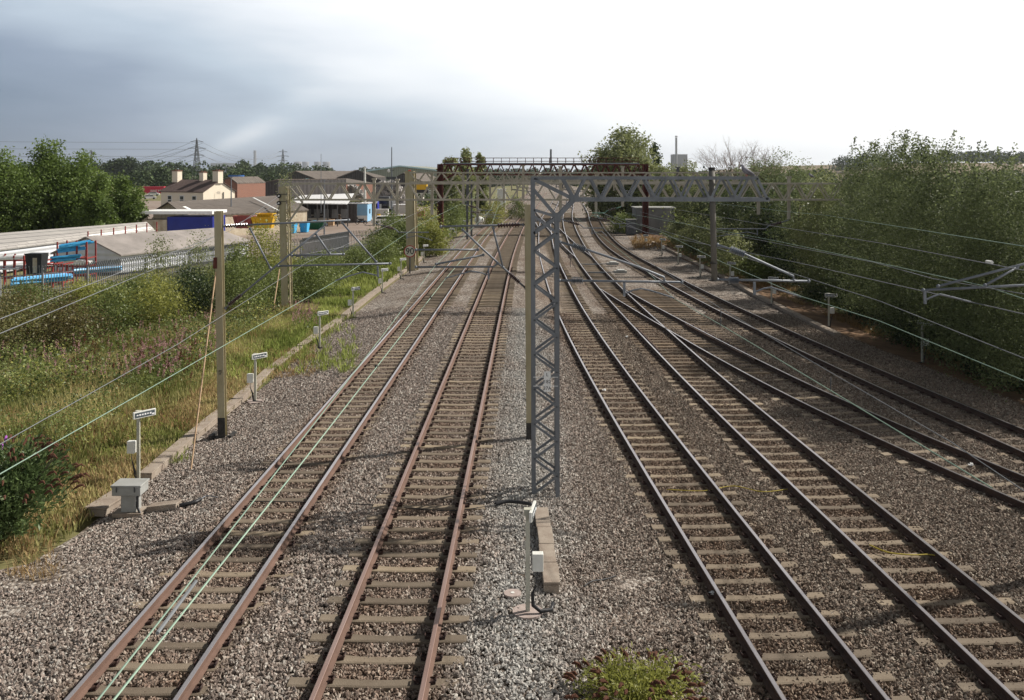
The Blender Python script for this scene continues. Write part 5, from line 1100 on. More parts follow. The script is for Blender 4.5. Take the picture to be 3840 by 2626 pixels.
# yard clutter one can make out: stacks, cages, drums, a gate
def stackk(label, px, py, w_, h_, m, n, name='pallet_stack', cat='pallets'):
    dd = 8.7 * F / (py - HY); g = P(px, py, dd); mb = MB()
    for k in range(n):
        mb.box(g + Vector((rs.uniform(-.06, .06), 0, h_ * (k + .5) / n)), (w_, 1.1, h_ / n * .8), rs.uniform(-.05, .05))
        for s in (-.4, 0, .4): mb.box(g + Vector((w_ * s, 0, h_ * (k + .02) / n)), (.12, 1.1, h_ / n * .25))
    tag(mb.build(name, m), label, cat, 'stacked stuff in the yard')
stackk('pile of pale pallets left of the blue cabin', 1262, 838, 1.6, 1.5, 'timber', 7); stackk('short pile of orange-brown pallets before the open shed', 1236, 846, 1.5, 1.0, 'rust_rod', 5)
stackk('stack of white sheets right of the blue lorry', 1432, 806, 2.6, 1.2, 'white_paint', 5, 'sheet_stack', 'sheets'); stackk('stack of rusty plates behind the yellow mast, low in the yard', 1560, 812, 3.4, 1.1, 'skip_red', 4, 'plate_stack', 'plates')
stackk('timber stack near the left end of the blue cabin', 1272, 822, 1.4, 1.9, 'bark_brown', 8) if 'bark_brown' in MT else stackk('dark timber stack near the left end of the blue cabin', 1268, 820, 1.4, 1.9, 'timber', 8)
for i, (px, py, m_, nm) in enumerate(((1180, 850, 'skip_blue', 'light blue'), (1192, 851, 'skip_red', 'dull red'), (1204, 849, 'white_paint', 'white'), (1420, 822, 'skip_yellow', 'yellow'))):
    dd = 8.7 * F / (py - HY); g = P(px, py, dd); mb = MB(); mb.tube([g, g + Vector((0, 0, .95))], .32, 12); mb.tube([g + Vector((0, 0, .3)), g + Vector((0, 0, .34))], .345, 12); mb.tube([g + Vector((0, 0, .62)), g + Vector((0, 0, .66))], .345, 12); tag(mb.build('drum', m_), f'{nm} drum standing in the scrapyard', 'drum', 'drums in the scrapyard')
lorry('white lorry parked left of the deep blue one', 1335, 1368, 760, 806, 122, 'container_cream', back=6); lorry('yellow-cabbed lorry at the far side of the scrapyard', 1394, 1420, 726, 762, 200, 'skip_yellow', back=6, cargo='steel_grey')
boxb('container', 'brown shipping container behind the open shed', 'container', 1040, 1098, 742, 768, 200, 3, 'skip_red'); boxb('container', 'dark container left of the scrap heap', 'container', 1385, 1450, 690, 716, 260, 3, 'steel_dark'); boxb('container', 'cream ribbed store right of the cream containers', 'container', 1592, 1636, 716, 756, 200, 3, 'container_cream', 'white_roof')
# ================================================================== vegetation
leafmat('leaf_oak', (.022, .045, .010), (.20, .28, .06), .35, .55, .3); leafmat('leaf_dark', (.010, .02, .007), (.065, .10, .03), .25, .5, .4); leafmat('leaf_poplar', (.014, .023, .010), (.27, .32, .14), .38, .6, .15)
leafmat('leaf_willow', (.10, .13, .045), (.36, .38, .17), .42); leafmat('leaf_yellow', (.13, .15, .03), (.42, .42, .11), .42); leafmat('leaf_scrub', (.055, .085, .022), (.25, .29, .09), .38); leafmat('leaf_red', (.07, .035, .02), (.19, .19, .06), .3)
leafmat('leaf_buddleia', (.02, .045, .015), (.18, .25, .09), .3); leafmat('leaf_far', (.03, .05, .025), (.10, .13, .06), .1, .9, .1); leafmat('grass_blade', (.13, .16, .035), (.50, .44, .20), .35, .7, .1); leafmat('grass_dry', (.26, .16, .07), (.50, .38, .20), .3, .8, .1)
leafmat('grass_lush', (.15, .20, .04), (.42, .46, .14), .35, .7, .1); leafmat('flower_pink', (.34, .17, .17), (.50, .33, .31), .3, .8, .1); leafmat('seed_brown', (.05, .018, .012), (.15, .06, .035), .1, .9, .1); leafmat('twig_pale', (.14, .10, .08), (.30, .22, .17), 0, .9, .1)
mat('bark', (.07, .055, .04), (.13, .11, .08), 4, .95); mat('twig', (.16, .11, .085), (.26, .19, .15), 4, .95); mat('purple', (.35, .10, .42), None, rough=.8)
seed = [10]
def tree(label, px, ptop, d, rad, m='leaf_oak', n=9000, name='broadleaf_tree', group=None, lobes=9, zb=None, low=.12, leaf=None, shape='round', cat='tree', per=16, cr=None, x=None, ttrunk=True, shell=.45, lr=(.5, .72)):
    seed[0] += 1; rng = np.random.default_rng(seed[0]); X_ = (px - CX) / F * d if x is None else x; zt = P(0, ptop, d).z; g0 = gz(X_, d) if zb is None else zb; hh = zt - g0
    t = thing(name, (X_, d, g0), label, cat, group); bl = []
    for i in range(lobes):
        f = (i + .5) / lobes; z = g0 + hh * (low + (1 - low) * f * .86)
        if shape == 'round': w_ = math.sin(math.pi * min(.98, .22 + .72 * f)) ** .7
        elif shape == 'cone': w_ = 1.05 - .9 * f
        else: w_ = .55 + .45 * math.sin(math.pi * f)
        a = i * 2.4 + rng.uniform(-.5, .5); o = rad * (.45 if lr[0] > .4 else .66 * (.4 + .6 * rng.random())) * w_; rr_ = rad * w_ * rng.uniform(*lr); rz_ = min(hh * .2, max(rr_ * .8, hh * .09)) * rng.uniform(.85, 1.2)
        bl.append((X_ + math.cos(a) * o, d + math.sin(a) * o, min(z, zt - rz_ * .9), rr_, rr_, rz_))
    bl.append((X_ + rng.uniform(-.2, .2) * rad, d, zt - hh * .12, rad * .28, rad * .28, hh * .12))
    lf = leaf or max(.11, d * .0030); C, T = crown(bl, n, rng, per=per, cr=cr or rad * .11, shell=shell, zlow=g0 + .05)
    T = T * .78 + rng.uniform(0, .22); leaf_obj('crown', C, lf * rng.uniform(.6, 1.3, len(C)), .62, m, T, t, zb=.1, rng=rng)
    if ttrunk: mb = MB(); trunk(mb, (X_, d, g0 - .3), (X_, d, g0 + hh * .8), max(.06, hh * .014), rng, 6, rad * .6); mb.build('trunk', 'bark', t)
    return t
# left foreground group of trees
tree('tall dark oak-like tree at the far left, behind the shingled shed', 30, 560, 112, 5.2, n=20000, lobes=13, zb=-1.6, low=.02)
tree('tallest leafy tree of the left group, with a pointed top', 178, 522, 118, 4.6, n=20000, lobes=13, zb=-1.6, low=.02)
tree('broad green tree right of the tallest one in the left group', 305, 568, 116, 4.6, n=19000, lobes=12, zb=-1.6, low=.02)
tree('rounded tree at the right end of the big left group', 365, 648, 108, 2.4, n=9000, lobes=9, zb=-1.6, low=.02)
tree('small round tree standing alone left of the cream house', 470, 655, 112, 2.75, n=11000, lobes=10, zb=-1.6, low=.05)
tree('tree filling the left edge behind the tallest ones', -80, 590, 120, 5., n=9000, lobes=10, zb=-1.6, low=.02); tree('dark tree behind and between the left group', 110, 600, 128, 5, 'leaf_dark', n=9000, lobes=10, zb=-1.6, low=.02)
# right-hand mass
RT = [(3420, 505, 41, 3.3, 'leaf_poplar', 'tall poplar with upright shoots above the dark right-hand thicket'), (3300, 545, 45, 3.0, 'leaf_poplar', 'poplar left of the tallest poplar in the right thicket'), (3545, 535, 37.5, 2.8, 'leaf_poplar', 'glinting poplar right of the tallest poplar'),
      (3700, 575, 34, 2.6, 'leaf_poplar', 'poplar with silvery leaves near the right edge'), (3850, 605, 31.5, 2.6, 'leaf_poplar', 'tree cut by the right edge of the view'), (3225, 612, 52, 2.9, 'leaf_poplar', 'tree at the left shoulder of the tall right thicket'),
      (3095, 640, 58, 3.0, 'leaf_willow', 'lighter low tree beside the end of the pale portal'), (3000, 600, 66, 3.2, 'leaf_poplar', 'leafy tree behind the right end of the pale portal'), (2900, 562, 78, 3.8, 'leaf_poplar', 'tree with a darker pointed top behind the hanging grey post'),
      (2790, 612, 86, 4.0, 'leaf_poplar', 'green tree just left of the pointed one at the right'), (2660, 640, 98, 4.2, 'leaf_poplar', 'low tree under the bare branches'), (2560, 600, 128, 4.0, 'leaf_willow', 'soft pale willow left of the bare tree'), (2500, 612, 138, 3.6, 'leaf_willow', 'soft willow just right of the dark conifer'),
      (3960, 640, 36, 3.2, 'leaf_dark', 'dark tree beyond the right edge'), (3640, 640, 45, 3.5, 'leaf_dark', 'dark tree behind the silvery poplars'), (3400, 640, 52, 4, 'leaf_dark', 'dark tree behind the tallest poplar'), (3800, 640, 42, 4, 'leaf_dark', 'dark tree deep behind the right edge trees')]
for px, pt, d, r, m, lab in RT: tree(lab, px, pt, d, r, m, n=30000 if d < 60 else 12000, lobes=26, lr=(.30, .46), low=.12 if m == 'leaf_poplar' and d < 90 else .0, ttrunk=d > 60, leaf=max(.085, d * .0020), per=18, cr=.26, shell=.6, shape='col', cat='tree')
# upright shoots on the poplars
for k, (px, pt, d, nn) in enumerate(((3420, 480, 41, 26), (3300, 530, 45, 14), (3545, 520, 37.5, 18), (3700, 545, 34, 18), (3225, 600, 52, 10), (3840, 575, 31.5, 12))):
    rng = np.random.default_rng(50 + k); C = []; T = []
    for i in range(nn):
        x = (px - CX) / F * d + rng.normal() * 1.3; y = d + rng.normal() * .8; z1 = P(0, pt, d).z - abs(rng.normal()) * .7; z0 = z1 - rng.uniform(.8, 1.6); m_ = 46; f = rng.random(m_)
        C.append(np.stack([x + rng.normal(size=m_) * .10 * (1.15 - f) + .15 * f, y + rng.normal(size=m_) * .10, z0 + (z1 - z0) * f], 1)); T.append(rng.random(m_))
    o = leaf_obj('leafy_shoots', np.concatenate(C), .12, .6, 'leaf_poplar', np.concatenate(T), rng=rng, zb=.5); tag(o, f'cluster of upright leafy shoots topping the right thicket, {"tallest one|left one|right of the tallest|near the right edge|far left one|at the edge of the view".split("|")[k]}', 'shoots')
# understorey of the right thicket; dark leaf colour stands in for shade low down
BU = [(3390, 1320, 930, 2.2), (3560, 1370, 960, 2.0), (3700, 1420, 1000, 1.8), (3840, 1460, 985, 1.5), (3230, 1215, 870, 2.3), (3080, 1130, 850, 2.4), (2950, 1065, 820, 2.5), (2850, 1020, 790, 2.5)]
for i, (px, pb, pt, r) in enumerate(BU):
    g = G(px, pb); g.x += .5; tree(('near dark bush at the foot of the silvery poplars|bush behind the nearest right marker post|leafy dark bush left of the pale sapling|pale glinting sapling at the right edge|dark bush by the tree-line mast|dark bush before the portal end|green bush right of the hanging post|green bush behind the hanging post').split('|')[i], 0, pt, g.y + r * .6, r, 'leaf_dark' if i != 3 else 'leaf_poplar', n=9000, name='bush', cat='bush', group='bushes under the right-hand trees', lobes=9, low=0, x=g.x + r * .55, leaf=.12, per=16, cr=.2, shell=.6, ttrunk=False)
BW = [(2500, 925, 838, 2.0), (2560, 965, 820, 1.9), (2640, 1000, 815, 2.0), (2700, 1040, 870, 1.8), (2800, 1060, 960, 1.5), (2760, 1010, 800, 2.2)]
for i, (px, pb, pt, r) in enumerate(BW):
    g = G(px, pb); tree(('pale willow bush by the dry orange grass|grey-green willow bush in front of the steel container|tall pale willow bush left of the hanging post|willow bush behind the far right marker posts|low green bush at the base of the hanging post|dense willow bush close behind the hanging post').split('|')[i], 0, pt, g.y + r * .5, r, 'leaf_willow' if i != 4 else 'leaf_scrub', n=4200, name='bush', cat='bush', group='willow bushes along the right path', lobes=7, low=0, x=g.x + r * .7, leaf=.17, ttrunk=False, shape='col')
# behind the gantry
tree('big soft willow rising behind the right end of the red-brown gantry', 2345, 466, 150, 6.4, 'leaf_willow', 22000, lobes=15, zb=-1, low=.1, per=20); tree('lower shoulder of willow beside the big one', 2262, 545, 152, 2.8, 'leaf_willow', 6000, zb=-1, name='broadleaf_tree'); tree('willow crown leaning right of the big one', 2430, 590, 146, 3.0, 'leaf_willow', 6000, zb=-1)
tree('dark conifer peeping out beside the big willow', 2462, 543, 158, 2.6, 'leaf_dark', 4500, name='conifer_tree', shape='cone', zb=-1)
for px, pt, d, r, lab in ((1680, 570, 168, 3.2, 'tree behind the left end of the red-brown gantry, leftmost'), (1738, 560, 172, 3.0, 'tree behind the left end of the gantry, middle one'), (1802, 572, 178, 1.8, 'narrow tree behind the gantry, rightmost of three')): tree(lab, px, pt, d, r, 'leaf_willow' if r != 2.6 else 'leaf_scrub', 6000, zb=-1.5)
# bare tree
rng = np.random.default_rng(77); bx, by = P(2770, 0, 112).x, 112; t = thing('bare_tree', (bx, by, -1), 'leafless tree with fine spreading twigs on the right skyline', 'tree'); mb = MB(); tips = []
def branch(p, d_, Ln, r, dep):
    q_ = p + d_ * Ln; m_ = (p + q_) / 2 + Vector(rng.normal(size=3)) * Ln * .06; mb.tube([p, m_, q_], [r, r * .8, r * .62], 5 if dep > 3 else 4, caps=False)
    if dep == 0: return
    for k in range(3 if dep > 1 else 3):
        nd = (d_ + Vector(rng.normal(size=3)) * .42 + Vector((0, 0, .08))).normalized(); branch(q_ if k < 2 else m_, nd, Ln * rng.uniform(.62, .86), r * .6, dep - 1)
for s in (-.95, -.6, -.25, .1, .45, .8, 1.1): branch(Vector((bx + s * .5, by, 3.6)), Vector((s * .85, rng.normal() * .3, .8)).normalized(), 2.5, .09, 5)
mb.tube([(bx, by, -1), (bx, by, 3.8)], [.35, .25], 8); mb.build('branches', 'twig', t)
# small trees among the yard and verge on the left
VG = [(1070, 900, 632, 76, 1.0, 'leaf_willow', 'slender yellow-green birch behind the portal mast'), (1590, 0, 760, 88, 2.4, 'leaf_yellow', 'bright green bush right of the yellow mast with the 90 sign'), (1520, 0, 815, 84, 2.0, 'leaf_scrub', 'green bush close behind the yellow mast with the 90 sign'), (1480, 0, 790, 90, 1.8, 'leaf_scrub', 'dark rowan-like bush left of the yellow mast with the 90 sign'),
      (1625, 0, 840, 86, 1.6, 'leaf_yellow', 'yellow-green bush before the red-brown column'), (1440, 0, 815, 82, 1.7, 'leaf_scrub', 'leafy bush with orange berries at the end of the palisade'), (985, 0, 836, 78, 3.0, 'leaf_yellow', 'yellowish bush in front of the yellow skips'), (880, 0, 925, 62, 1.8, 'leaf_scrub', 'green scrub bush between the two left masts'),
      (590, 0, 872, 58, 1.3, 'leaf_willow', 'wispy tall sapling before the felt-roofed shed'), (735, 0, 872, 60, 1.2, 'leaf_willow', 'second wispy sapling just left of the yellow left mast'), (1860, 0, 745, 128, 2.2, 'leaf_yellow', 'bright shrub beyond the portals on the left verge'), (1700, 0, 765, 120, 2.6, 'leaf_scrub', 'shrub beyond the red-brown column'), (1940, 0, 735, 150, 2.2, 'leaf_scrub', 'small green shrub far along the left verge'), (2375, 0, 815, 118, 2.0, 'leaf_scrub', 'green bush in front of the steel container'), (2335, 0, 800, 116, 2.3, 'leaf_scrub', 'bush beside the black trackside cabinets')]
for i, (px, _, pt, d, r, m, lab) in enumerate(VG): tree(lab, px, pt, d, r, m, n=4200 if r > 1.4 else 2200, name='bush' if r > 1.2 else 'sapling', cat='bush', lobes=7, low=0, leaf=.17 if r > 1.3 else .12, cr=.3, per=12, ttrunk=r < 1.4, shape='col' if r < 1.4 else 'round', shell=.3)
SC_ = [(60, 1350, 1085, 2.6, 'leaf_red', 'reddish-brown thorn bush at the far left of the scrub'), (250, 1330, 1105, 2.2, 'leaf_red', 'russet and olive bush beside the reddish thorn bush'), (430, 1275, 1065, 2.2, 'leaf_scrub', 'olive bush in the middle of the left scrub'), (590, 1240, 1010, 2.0, 'leaf_yellow', 'yellowish willow bush in the middle of the left scrub'),
       (720, 1200, 1000, 1.8, 'leaf_dark', 'dark green bush just left of the yellow left mast'), (120, 1180, 1062, 2.6, 'leaf_scrub', 'scrub bush against the left part of the palisade'), (330, 1165, 1058, 2.4, 'leaf_yellow', 'light scrub bush against the palisade'), (510, 1130, 1045, 2.2, 'leaf_scrub', 'scrub bush below the white boarded shed end'), (910, 1180, 985, 1.9, 'leaf_scrub', 'bush right of the yellow left mast'),
       (980, 1140, 975, 2.0, 'leaf_scrub', 'bush just left of the laced portal mast'), (1160, 1130, 970, 1.9, 'leaf_scrub', 'bush right of the laced portal mast'), (1230, 1080, 950, 2.1, 'leaf_scrub', 'bush in front of the palisade right of the portal mast'), (1340, 1040, 935, 1.9, 'leaf_scrub', 'bush below the vine-covered palisade'), (1430, 1010, 880, 1.8, 'leaf_scrub', 'bush at the foot of the berried one'), (1150, 0, 0, 0, '', '')]
for px, pb, pt, r, m, lab in SC_:
    if not lab: continue
    g = G(px, pb); tree(lab, px, pt, g.y + r * .4, r, m, n=5200, name='bush', cat='bush', group='scrub bushes on the left bank', lobes=8, low=0, leaf=.13, cr=.32, per=10, ttrunk=False, shell=.35)
tx = rng.normal(size=1)
def shade_woodland(n, x0, x1, y0, y1, h):  # leaf mass added behind and beyond the right-hand trees to shade them
    rg = np.random.default_rng(91); k = 26; cx = rg.uniform(x0, x1, n); cy = rg.uniform(y0, y1, n); cz = -.6 + h * rg.random(n) ** .8; C = np.repeat(np.stack([cx, cy, cz], 1), k, 0) + rg.normal(size=(n * k, 3)) * .8
    o = leaf_obj('shade_woodland', C, .34 * rg.uniform(.6, 1.3, len(C)), .75, 'leaf_dark', rg.random(len(C)), rng=rg); tag(o, kind='stuff')
shade_woodland(2000, 20.5, 34, 30, 100, 6.0)
# wispy branches in the scrub
def inpoly_scatter(n, u0, u1, y0, y1, rng, noise_t=None, ns=.25):
    y = y0 + (y1 - y0) * rng.random(n) ** .75; u = rng.uniform(u0, u1, n); x = u + .01914 * y; vis = np.abs(x) < .575 * y + 1; x, y, u = x[vis], y[vis], u[vis]
    if noise_t is not None:
        k = np.array([noise.noise(Vector((a * ns, b * ns, 3.3))) for a, b in zip(x, y)]) > noise_t; x, y, u = x[k], y[k], u[k]
    return x, y, u
gzv = lambda x, y: np.array([gz(a, b) for a, b in zip(x, y)])
rng = np.random.default_rng(5)
def clumpstuff(name, n, u0, u1, y0, y1, m, leaf, h, lab, per=14, nt=None, W=.6, cr=.3, ns=.25, zb=.1):
    x, y, u = inpoly_scatter(n, u0, u1, y0, y1, rng, nt, ns); z = gzv(x, y); nn = np.array([noise.noise(Vector((a * .3, b * .3, 9))) for a, b in zip(x, y)]); hh = h * np.clip(.65 + nn * 1.2, .15, 1.6)
    pxv = 1920 + 3500 * x / y; lim = 7.3 - np.interp(pxv, [0, 330, 700, 900, 1400], [.121, .119, .102, .096, .09]) * y - z - .15; hh = np.where(pxv < 1500, np.clip(np.minimum(hh, lim), .1, None), hh)
    C = np.repeat(np.stack([x, y, z + hh * rng.uniform(.2, 1, len(x))], 1), per, 0); T = np.repeat(np.clip(.5 + nn + rng.normal(size=len(x)) * .2, 0, 1), per) * .7 + rng.random(len(C)) * .3
    C += rng.normal(size=C.shape) * np.array([cr, cr, cr * .55]); o = leaf_obj(name, C, leaf * rng.uniform(.6, 1.3, len(C)), W, m, T, rng=rng, zb=zb); return tag(o, kind='stuff')
clumpstuff('weeds', 2600, -25, -12.8, 24, 40, 'leaf_scrub', .085, .75, '', per=12, cr=.16); clumpstuff('weeds', 900, -25, -12.5, 22, 40, 'leaf_yellow', .075, .7, '', per=10, cr=.14, nt=0)
clumpstuff('undergrowth', 3600, -30, -13.2, 31, 78, 'leaf_scrub', .13, 1.1, ''); clumpstuff('undergrowth', 1500, -30, -13, 32, 78, 'leaf_yellow', .12, 1.25, '', nt=.1); clumpstuff('undergrowth', 700, -24, -13, 28, 60, 'leaf_dark', .12, .7, '', nt=.05)
clumpstuff('undergrowth', 900, -22, -12.4, 50, 105, 'leaf_scrub', .18, .9, ''); clumpstuff('vine_leaves', 900, -26, -21.5, 74, 92, 'leaf_yellow', .22, 2.6, '', per=10, nt=-.2); clumpstuff('brambles', 600, -14.5, -11.2, 18.5, 50, 'leaf_yellow', .09, .28, '', per=10, nt=.12)
clumpstuff('brambles', 500, -17, -12.6, 18, 30, 'leaf_scrub', .09, .4, '', per=12, nt=-.1)
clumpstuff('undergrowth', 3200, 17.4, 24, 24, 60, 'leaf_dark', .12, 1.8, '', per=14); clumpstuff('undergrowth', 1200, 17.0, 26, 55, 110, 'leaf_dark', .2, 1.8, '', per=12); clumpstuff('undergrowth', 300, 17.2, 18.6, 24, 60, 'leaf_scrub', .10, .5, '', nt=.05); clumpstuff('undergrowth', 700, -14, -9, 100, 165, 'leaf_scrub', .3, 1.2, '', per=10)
clumpstuff('undergrowth', 900, -45, -25, 240, 320, 'leaf_far', .9, 3, '', per=12, cr=1.2); clumpstuff('undergrowth', 700, 17, 40, 110, 170, 'leaf_scrub', .35, 2.6, '', per=14, cr=.8)
def grass(name, n, u0, u1, y0, y1, m, h, lab='', nt=None, w=.035, ns=.3, tb=0.0, dens_h=0.0, uu=None):
    x, y, u = inpoly_scatter(n, u0, u1, y0, y1, rng, nt, ns)
    if uu is not None: x, y = uu(x, y)
    k = 7; z = gzv(x, y); X_ = np.repeat(x, k) + rng.normal(size=len(x) * k) * .06; Y_ = np.repeat(y, k) + rng.normal(size=len(x) * k) * .06; Z_ = np.repeat(z, k); N_ = len(X_); hh = h * rng.uniform(.4, 1.25, N_)
    D_ = np.stack([rng.normal(size=N_) * .35, rng.normal(size=N_) * .35, np.ones(N_)], 1); D_ /= np.linalg.norm(D_, axis=1)[:, None]; C = np.stack([X_, Y_, Z_], 1) + D_ * hh[:, None] * .42
    nn = np.repeat(np.array([noise.noise(Vector((a * .35, b * .35, 1.7))) for a, b in zip(x, y)]), k); T = np.clip(.5 + tb + nn * 1.1 + rng.normal(size=N_) * .16, 0, 1)
    o = leaf_obj(name, C, hh, w / h, m, T, rng=rng, D=D_, bend=.15); return tag(o, kind='stuff')
grass('grass', 7000, -13.2, -9.75, 18.3, 50, 'grass_blade', .22, tb=.2); grass('grass', 9000, -21, -11.5, 19, 52, 'grass_blade', .5, tb=.05); grass('grass', 4200, -13.6, -10.3, 34, 80, 'grass_lush', .42, nt=-.15, w=.05); grass('grass', 2600, -14, -9.9, 60, 135, 'grass_lush', .6, w=.1); grass('grass', 5200, -14.5, -9.9, 18.5, 40, 'grass_dry', .26, nt=-.12, w=.025, tb=.1)
grass('grass', 2600, -24, -12, 26, 56, 'grass_dry', .55, nt=-.05, tb=-.1)
tr = lambda x, y: (np.array([right_edge(b) + .5 for b in y]) + (x - .01914 * y) , y)
grass('dry_grass', 3600, .9, 3.2, 22, 70, 'grass_dry', .26, uu=tr, nt=-.25, w=.025, tb=-.2); grass('dry_grass', 900, .3, 3, 60, 105, 'grass_dry', .35, uu=tr, nt=-.2, w=.06, tb=-.2)
# orange grass by the willow bushes; scatter in world x directly
def patch(name, px0, px1, py0, py1, n, m, h, w=.05, k=9, tb=0):
    a = rng.uniform(px0, px1, n); b = rng.uniform(py0, py1, n); p = [G(i, j) for i, j in zip(a, b)]; x = np.repeat([v.x for v in p], k) + rng.normal(size=n * k) * .1; y = np.repeat([v.y for v in p], k) + rng.normal(size=n * k) * .1; z = np.repeat([v.z for v in p], k); N_ = n * k; hh = h * rng.uniform(.4, 1.2, N_)
    D_ = np.stack([rng.normal(size=N_) * .4, rng.normal(size=N_) * .4, np.ones(N_)], 1); D_ /= np.linalg.norm(D_, axis=1)[:, None]; C = np.stack([x, y, z], 1) + D_ * hh[:, None] * .42
    tag(leaf_obj(name, C, hh, w / h, m, np.clip(.5 + tb + rng.normal(size=N_) * .22, 0, 1), rng=rng, D=D_, bend=.15), kind='stuff')
patch('dry_grass', 2370, 2480, 895, 935, 110, 'grass_dry', .6, .07, tb=-.3);  
patch('dry_grass', 20, 200, 2050, 2180, 60, 'grass_dry', .25, .015); patch('dry_grass', 300, 560, 1480, 1800, 260, 'grass_dry', .25, .018); patch('dry_grass', 640, 800, 1350, 1500, 250, 'grass_dry', .35, .03); patch('grass_tufts', 930, 1330, 1180, 1400, 300, 'grass_lush', .4, .04); patch('grass_tufts', 250, 700, 1450, 1750, 420, 'grass_lush', .22, .025, tb=-.1)
patch('dry_grass', 900, 1200, 1230, 1420, 260, 'grass_dry', .22, .03); patch('grass_tufts', 500, 930, 1250, 1480, 500, 'grass_blade', .35, .03, tb=.25)
# willowherb and other flowers
def spikes(name, px0, px1, py0, py1, n, h, top, m, leafm='leaf_scrub', k=26):
    a = rng.uniform(px0, px1, n); b = rng.uniform(py0, py1, n); Cs = []; Cf = []
    for i, j in zip(a, b):
        g = G(i, j); hh = h * rng.uniform(.6, 1.2); f = rng.random(k); lx, ly = rng.normal() * .12, rng.normal() * .12
        Cs.append(np.stack([g.x + lx * f + rng.normal(size=k) * .05, g.y + ly * f + rng.normal(size=k) * .05, g.z + hh * f * (1 - top)], 1)); f = 1 - rng.random(k) * top
        Cf.append(np.stack([g.x + lx * f + rng.normal(size=k) * .022, g.y + ly * f + rng.normal(size=k) * .022, g.z + hh * f], 1))
    Cs, Cf = np.concatenate(Cs), np.concatenate(Cf); tag(leaf_obj('weeds', Cs, .12, .3, leafm, rng.random(len(Cs)), rng=rng, zb=.4), kind='stuff'); tag(leaf_obj(name, Cf, .055, .7, m, rng.random(len(Cf)), rng=rng), kind='stuff')
spikes('pink_willowherb', 0, 700, 1270, 1480, 150, 1.1, .35, 'flower_pink'); spikes('pink_willowherb', 620, 830, 1220, 1400, 60, .9, .35, 'flower_pink'); spikes('pink_willowherb', 1090, 1190, 1190, 1260, 40, 1.0, .4, 'flower_pink'); spikes('seed_heads', 250, 760, 1300, 1480, 110, 1.0, .3, 'seed_brown'); spikes('pink_willowherb', 480, 700, 1330, 1430, 80, .8, .15, 'flower_pink')
# buddleia bush at the left edge
def shrub_near(label, cx, cy, rad, ht, m, n, leaf, nspk, seedv, zlift=0):
    rng = np.random.default_rng(seedv); g0 = gz(cx, cy); t = thing('buddleia_bush', (cx, cy, g0), label, 'bush'); bl = []
    for i in range(10):
        a = i * 2.4; o = rad * .5 * (i / 10) ** .5; bl.append((cx + math.cos(a) * o, cy + math.sin(a) * o * .8, g0 + ht * (.25 + .5 * rng.random()), rad * .55, rad * .5, ht * .34))
    C, T = crown(bl, n, rng, per=9, shell=.25, cr=.10, zlow=g0); D_ = np.array([C[:, 0] - cx, C[:, 1] - cy, (C[:, 2] - g0) * .6], ).T + rng.normal(size=C.shape) * .6; leaf_obj('foliage', C, leaf * rng.uniform(.6, 1.3, len(C)), .34, m, T, t, rng=rng, D=D_)
    mb = MB()
    for i in range(14): a = rng.uniform(0, 6.28); mb.tube([(cx, cy, g0 - .1), (cx + math.cos(a) * rad * .4, cy + math.sin(a) * rad * .4, g0 + ht * .5), (cx + math.cos(a) * rad * .8, cy + math.sin(a) * rad * .7, g0 + ht * .85)], [.02, .015, .006], 5)
    mb.build('stems', 'bark', t); mb = MB(); pf = MB()
    for i in range(nspk):
        a = rng.uniform(-3.14, 3.14); e_ = rng.uniform(.15, 1.2); s0 = Vector((cx + math.cos(a) * math.cos(e_) * rad, cy + math.sin(a) * math.cos(e_) * rad * .9, g0 + ht * (.35 + .6 * math.sin(e_)))); dr_ = Vector((math.cos(a), math.sin(a), .7)).normalized(); Ls = rng.uniform(.2, .42) * min(1, ht)
        w_ = MB() if False else (pf if (ht > 1 and i % 45 == 3) else mb); w_.tube([s0, s0 + dr_ * Ls * .4, s0 + dr_ * Ls * .75 + Vector((0, 0, -.04)), s0 + dr_ * Ls + Vector((0, 0, -.11 * Ls / .25))], [.014, .03, .024, .007], 6)
    mb.build('seed_spikes', 'seed_spike', t); pf.build('flower_spikes', 'purple', t); return t
mat('seed_spike', (.07, .03, .018), (.14, .06, .035), 30, .95, 0, .8, 120)
g = G(80, 2030); shrub_near('big buddleia bush with drooping brown seed spikes at the left edge', g.x - .35, g.y - .1, 1.45, 2.2, 'leaf_buddleia', 12500, .13, 120, 3)
shrub_near('yellow-green bush with dark brown seed heads at the bottom edge', 1.78, 13.45, .95, .62, 'leaf_yellow', 5200, .085, 60, 6)
# distant woods and hill
def woods(name, pts, hs, m, leaf, per=26, dens=1.0, zb=-2):
    """a far belt of trees following a plan polyline"""
    Cs = []; Ts = []
    for (a, b), hh in zip(zip(pts, pts[1:]), hs):
        a, b = Vector((*a, 0)), Vector((*b, 0)); n = int((b - a).length / (hh * .55) * dens) + 1
        for i in range(n):
            p = a.lerp(b, rng.random()); h_ = hh * rng.uniform(.65, 1.15); r = h_ * rng.uniform(.35, .55); k = per * 5; d3 = rng.normal(size=(k, 3)); d3 /= np.linalg.norm(d3, axis=1)[:, None]; y_ = p.y + rng.normal() * hh
            z0 = zb if not callable(zb) else zb(p.x, y_)
            c = np.array([p.x, y_, z0 + h_ * .55]) + d3 * np.array([r, r, h_ * .48]) * rng.uniform(.7, 1.03, (k, 1)); Cs.append(c); Ts.append(np.clip(rng.random() * .5 + rng.random(k) * .5, 0, 1))
    C = np.concatenate(Cs); tag(leaf_obj(name, C, leaf * rng.uniform(.6, 1.3, len(C)), .8, m, np.concatenate(Ts), rng=rng), kind='stuff')
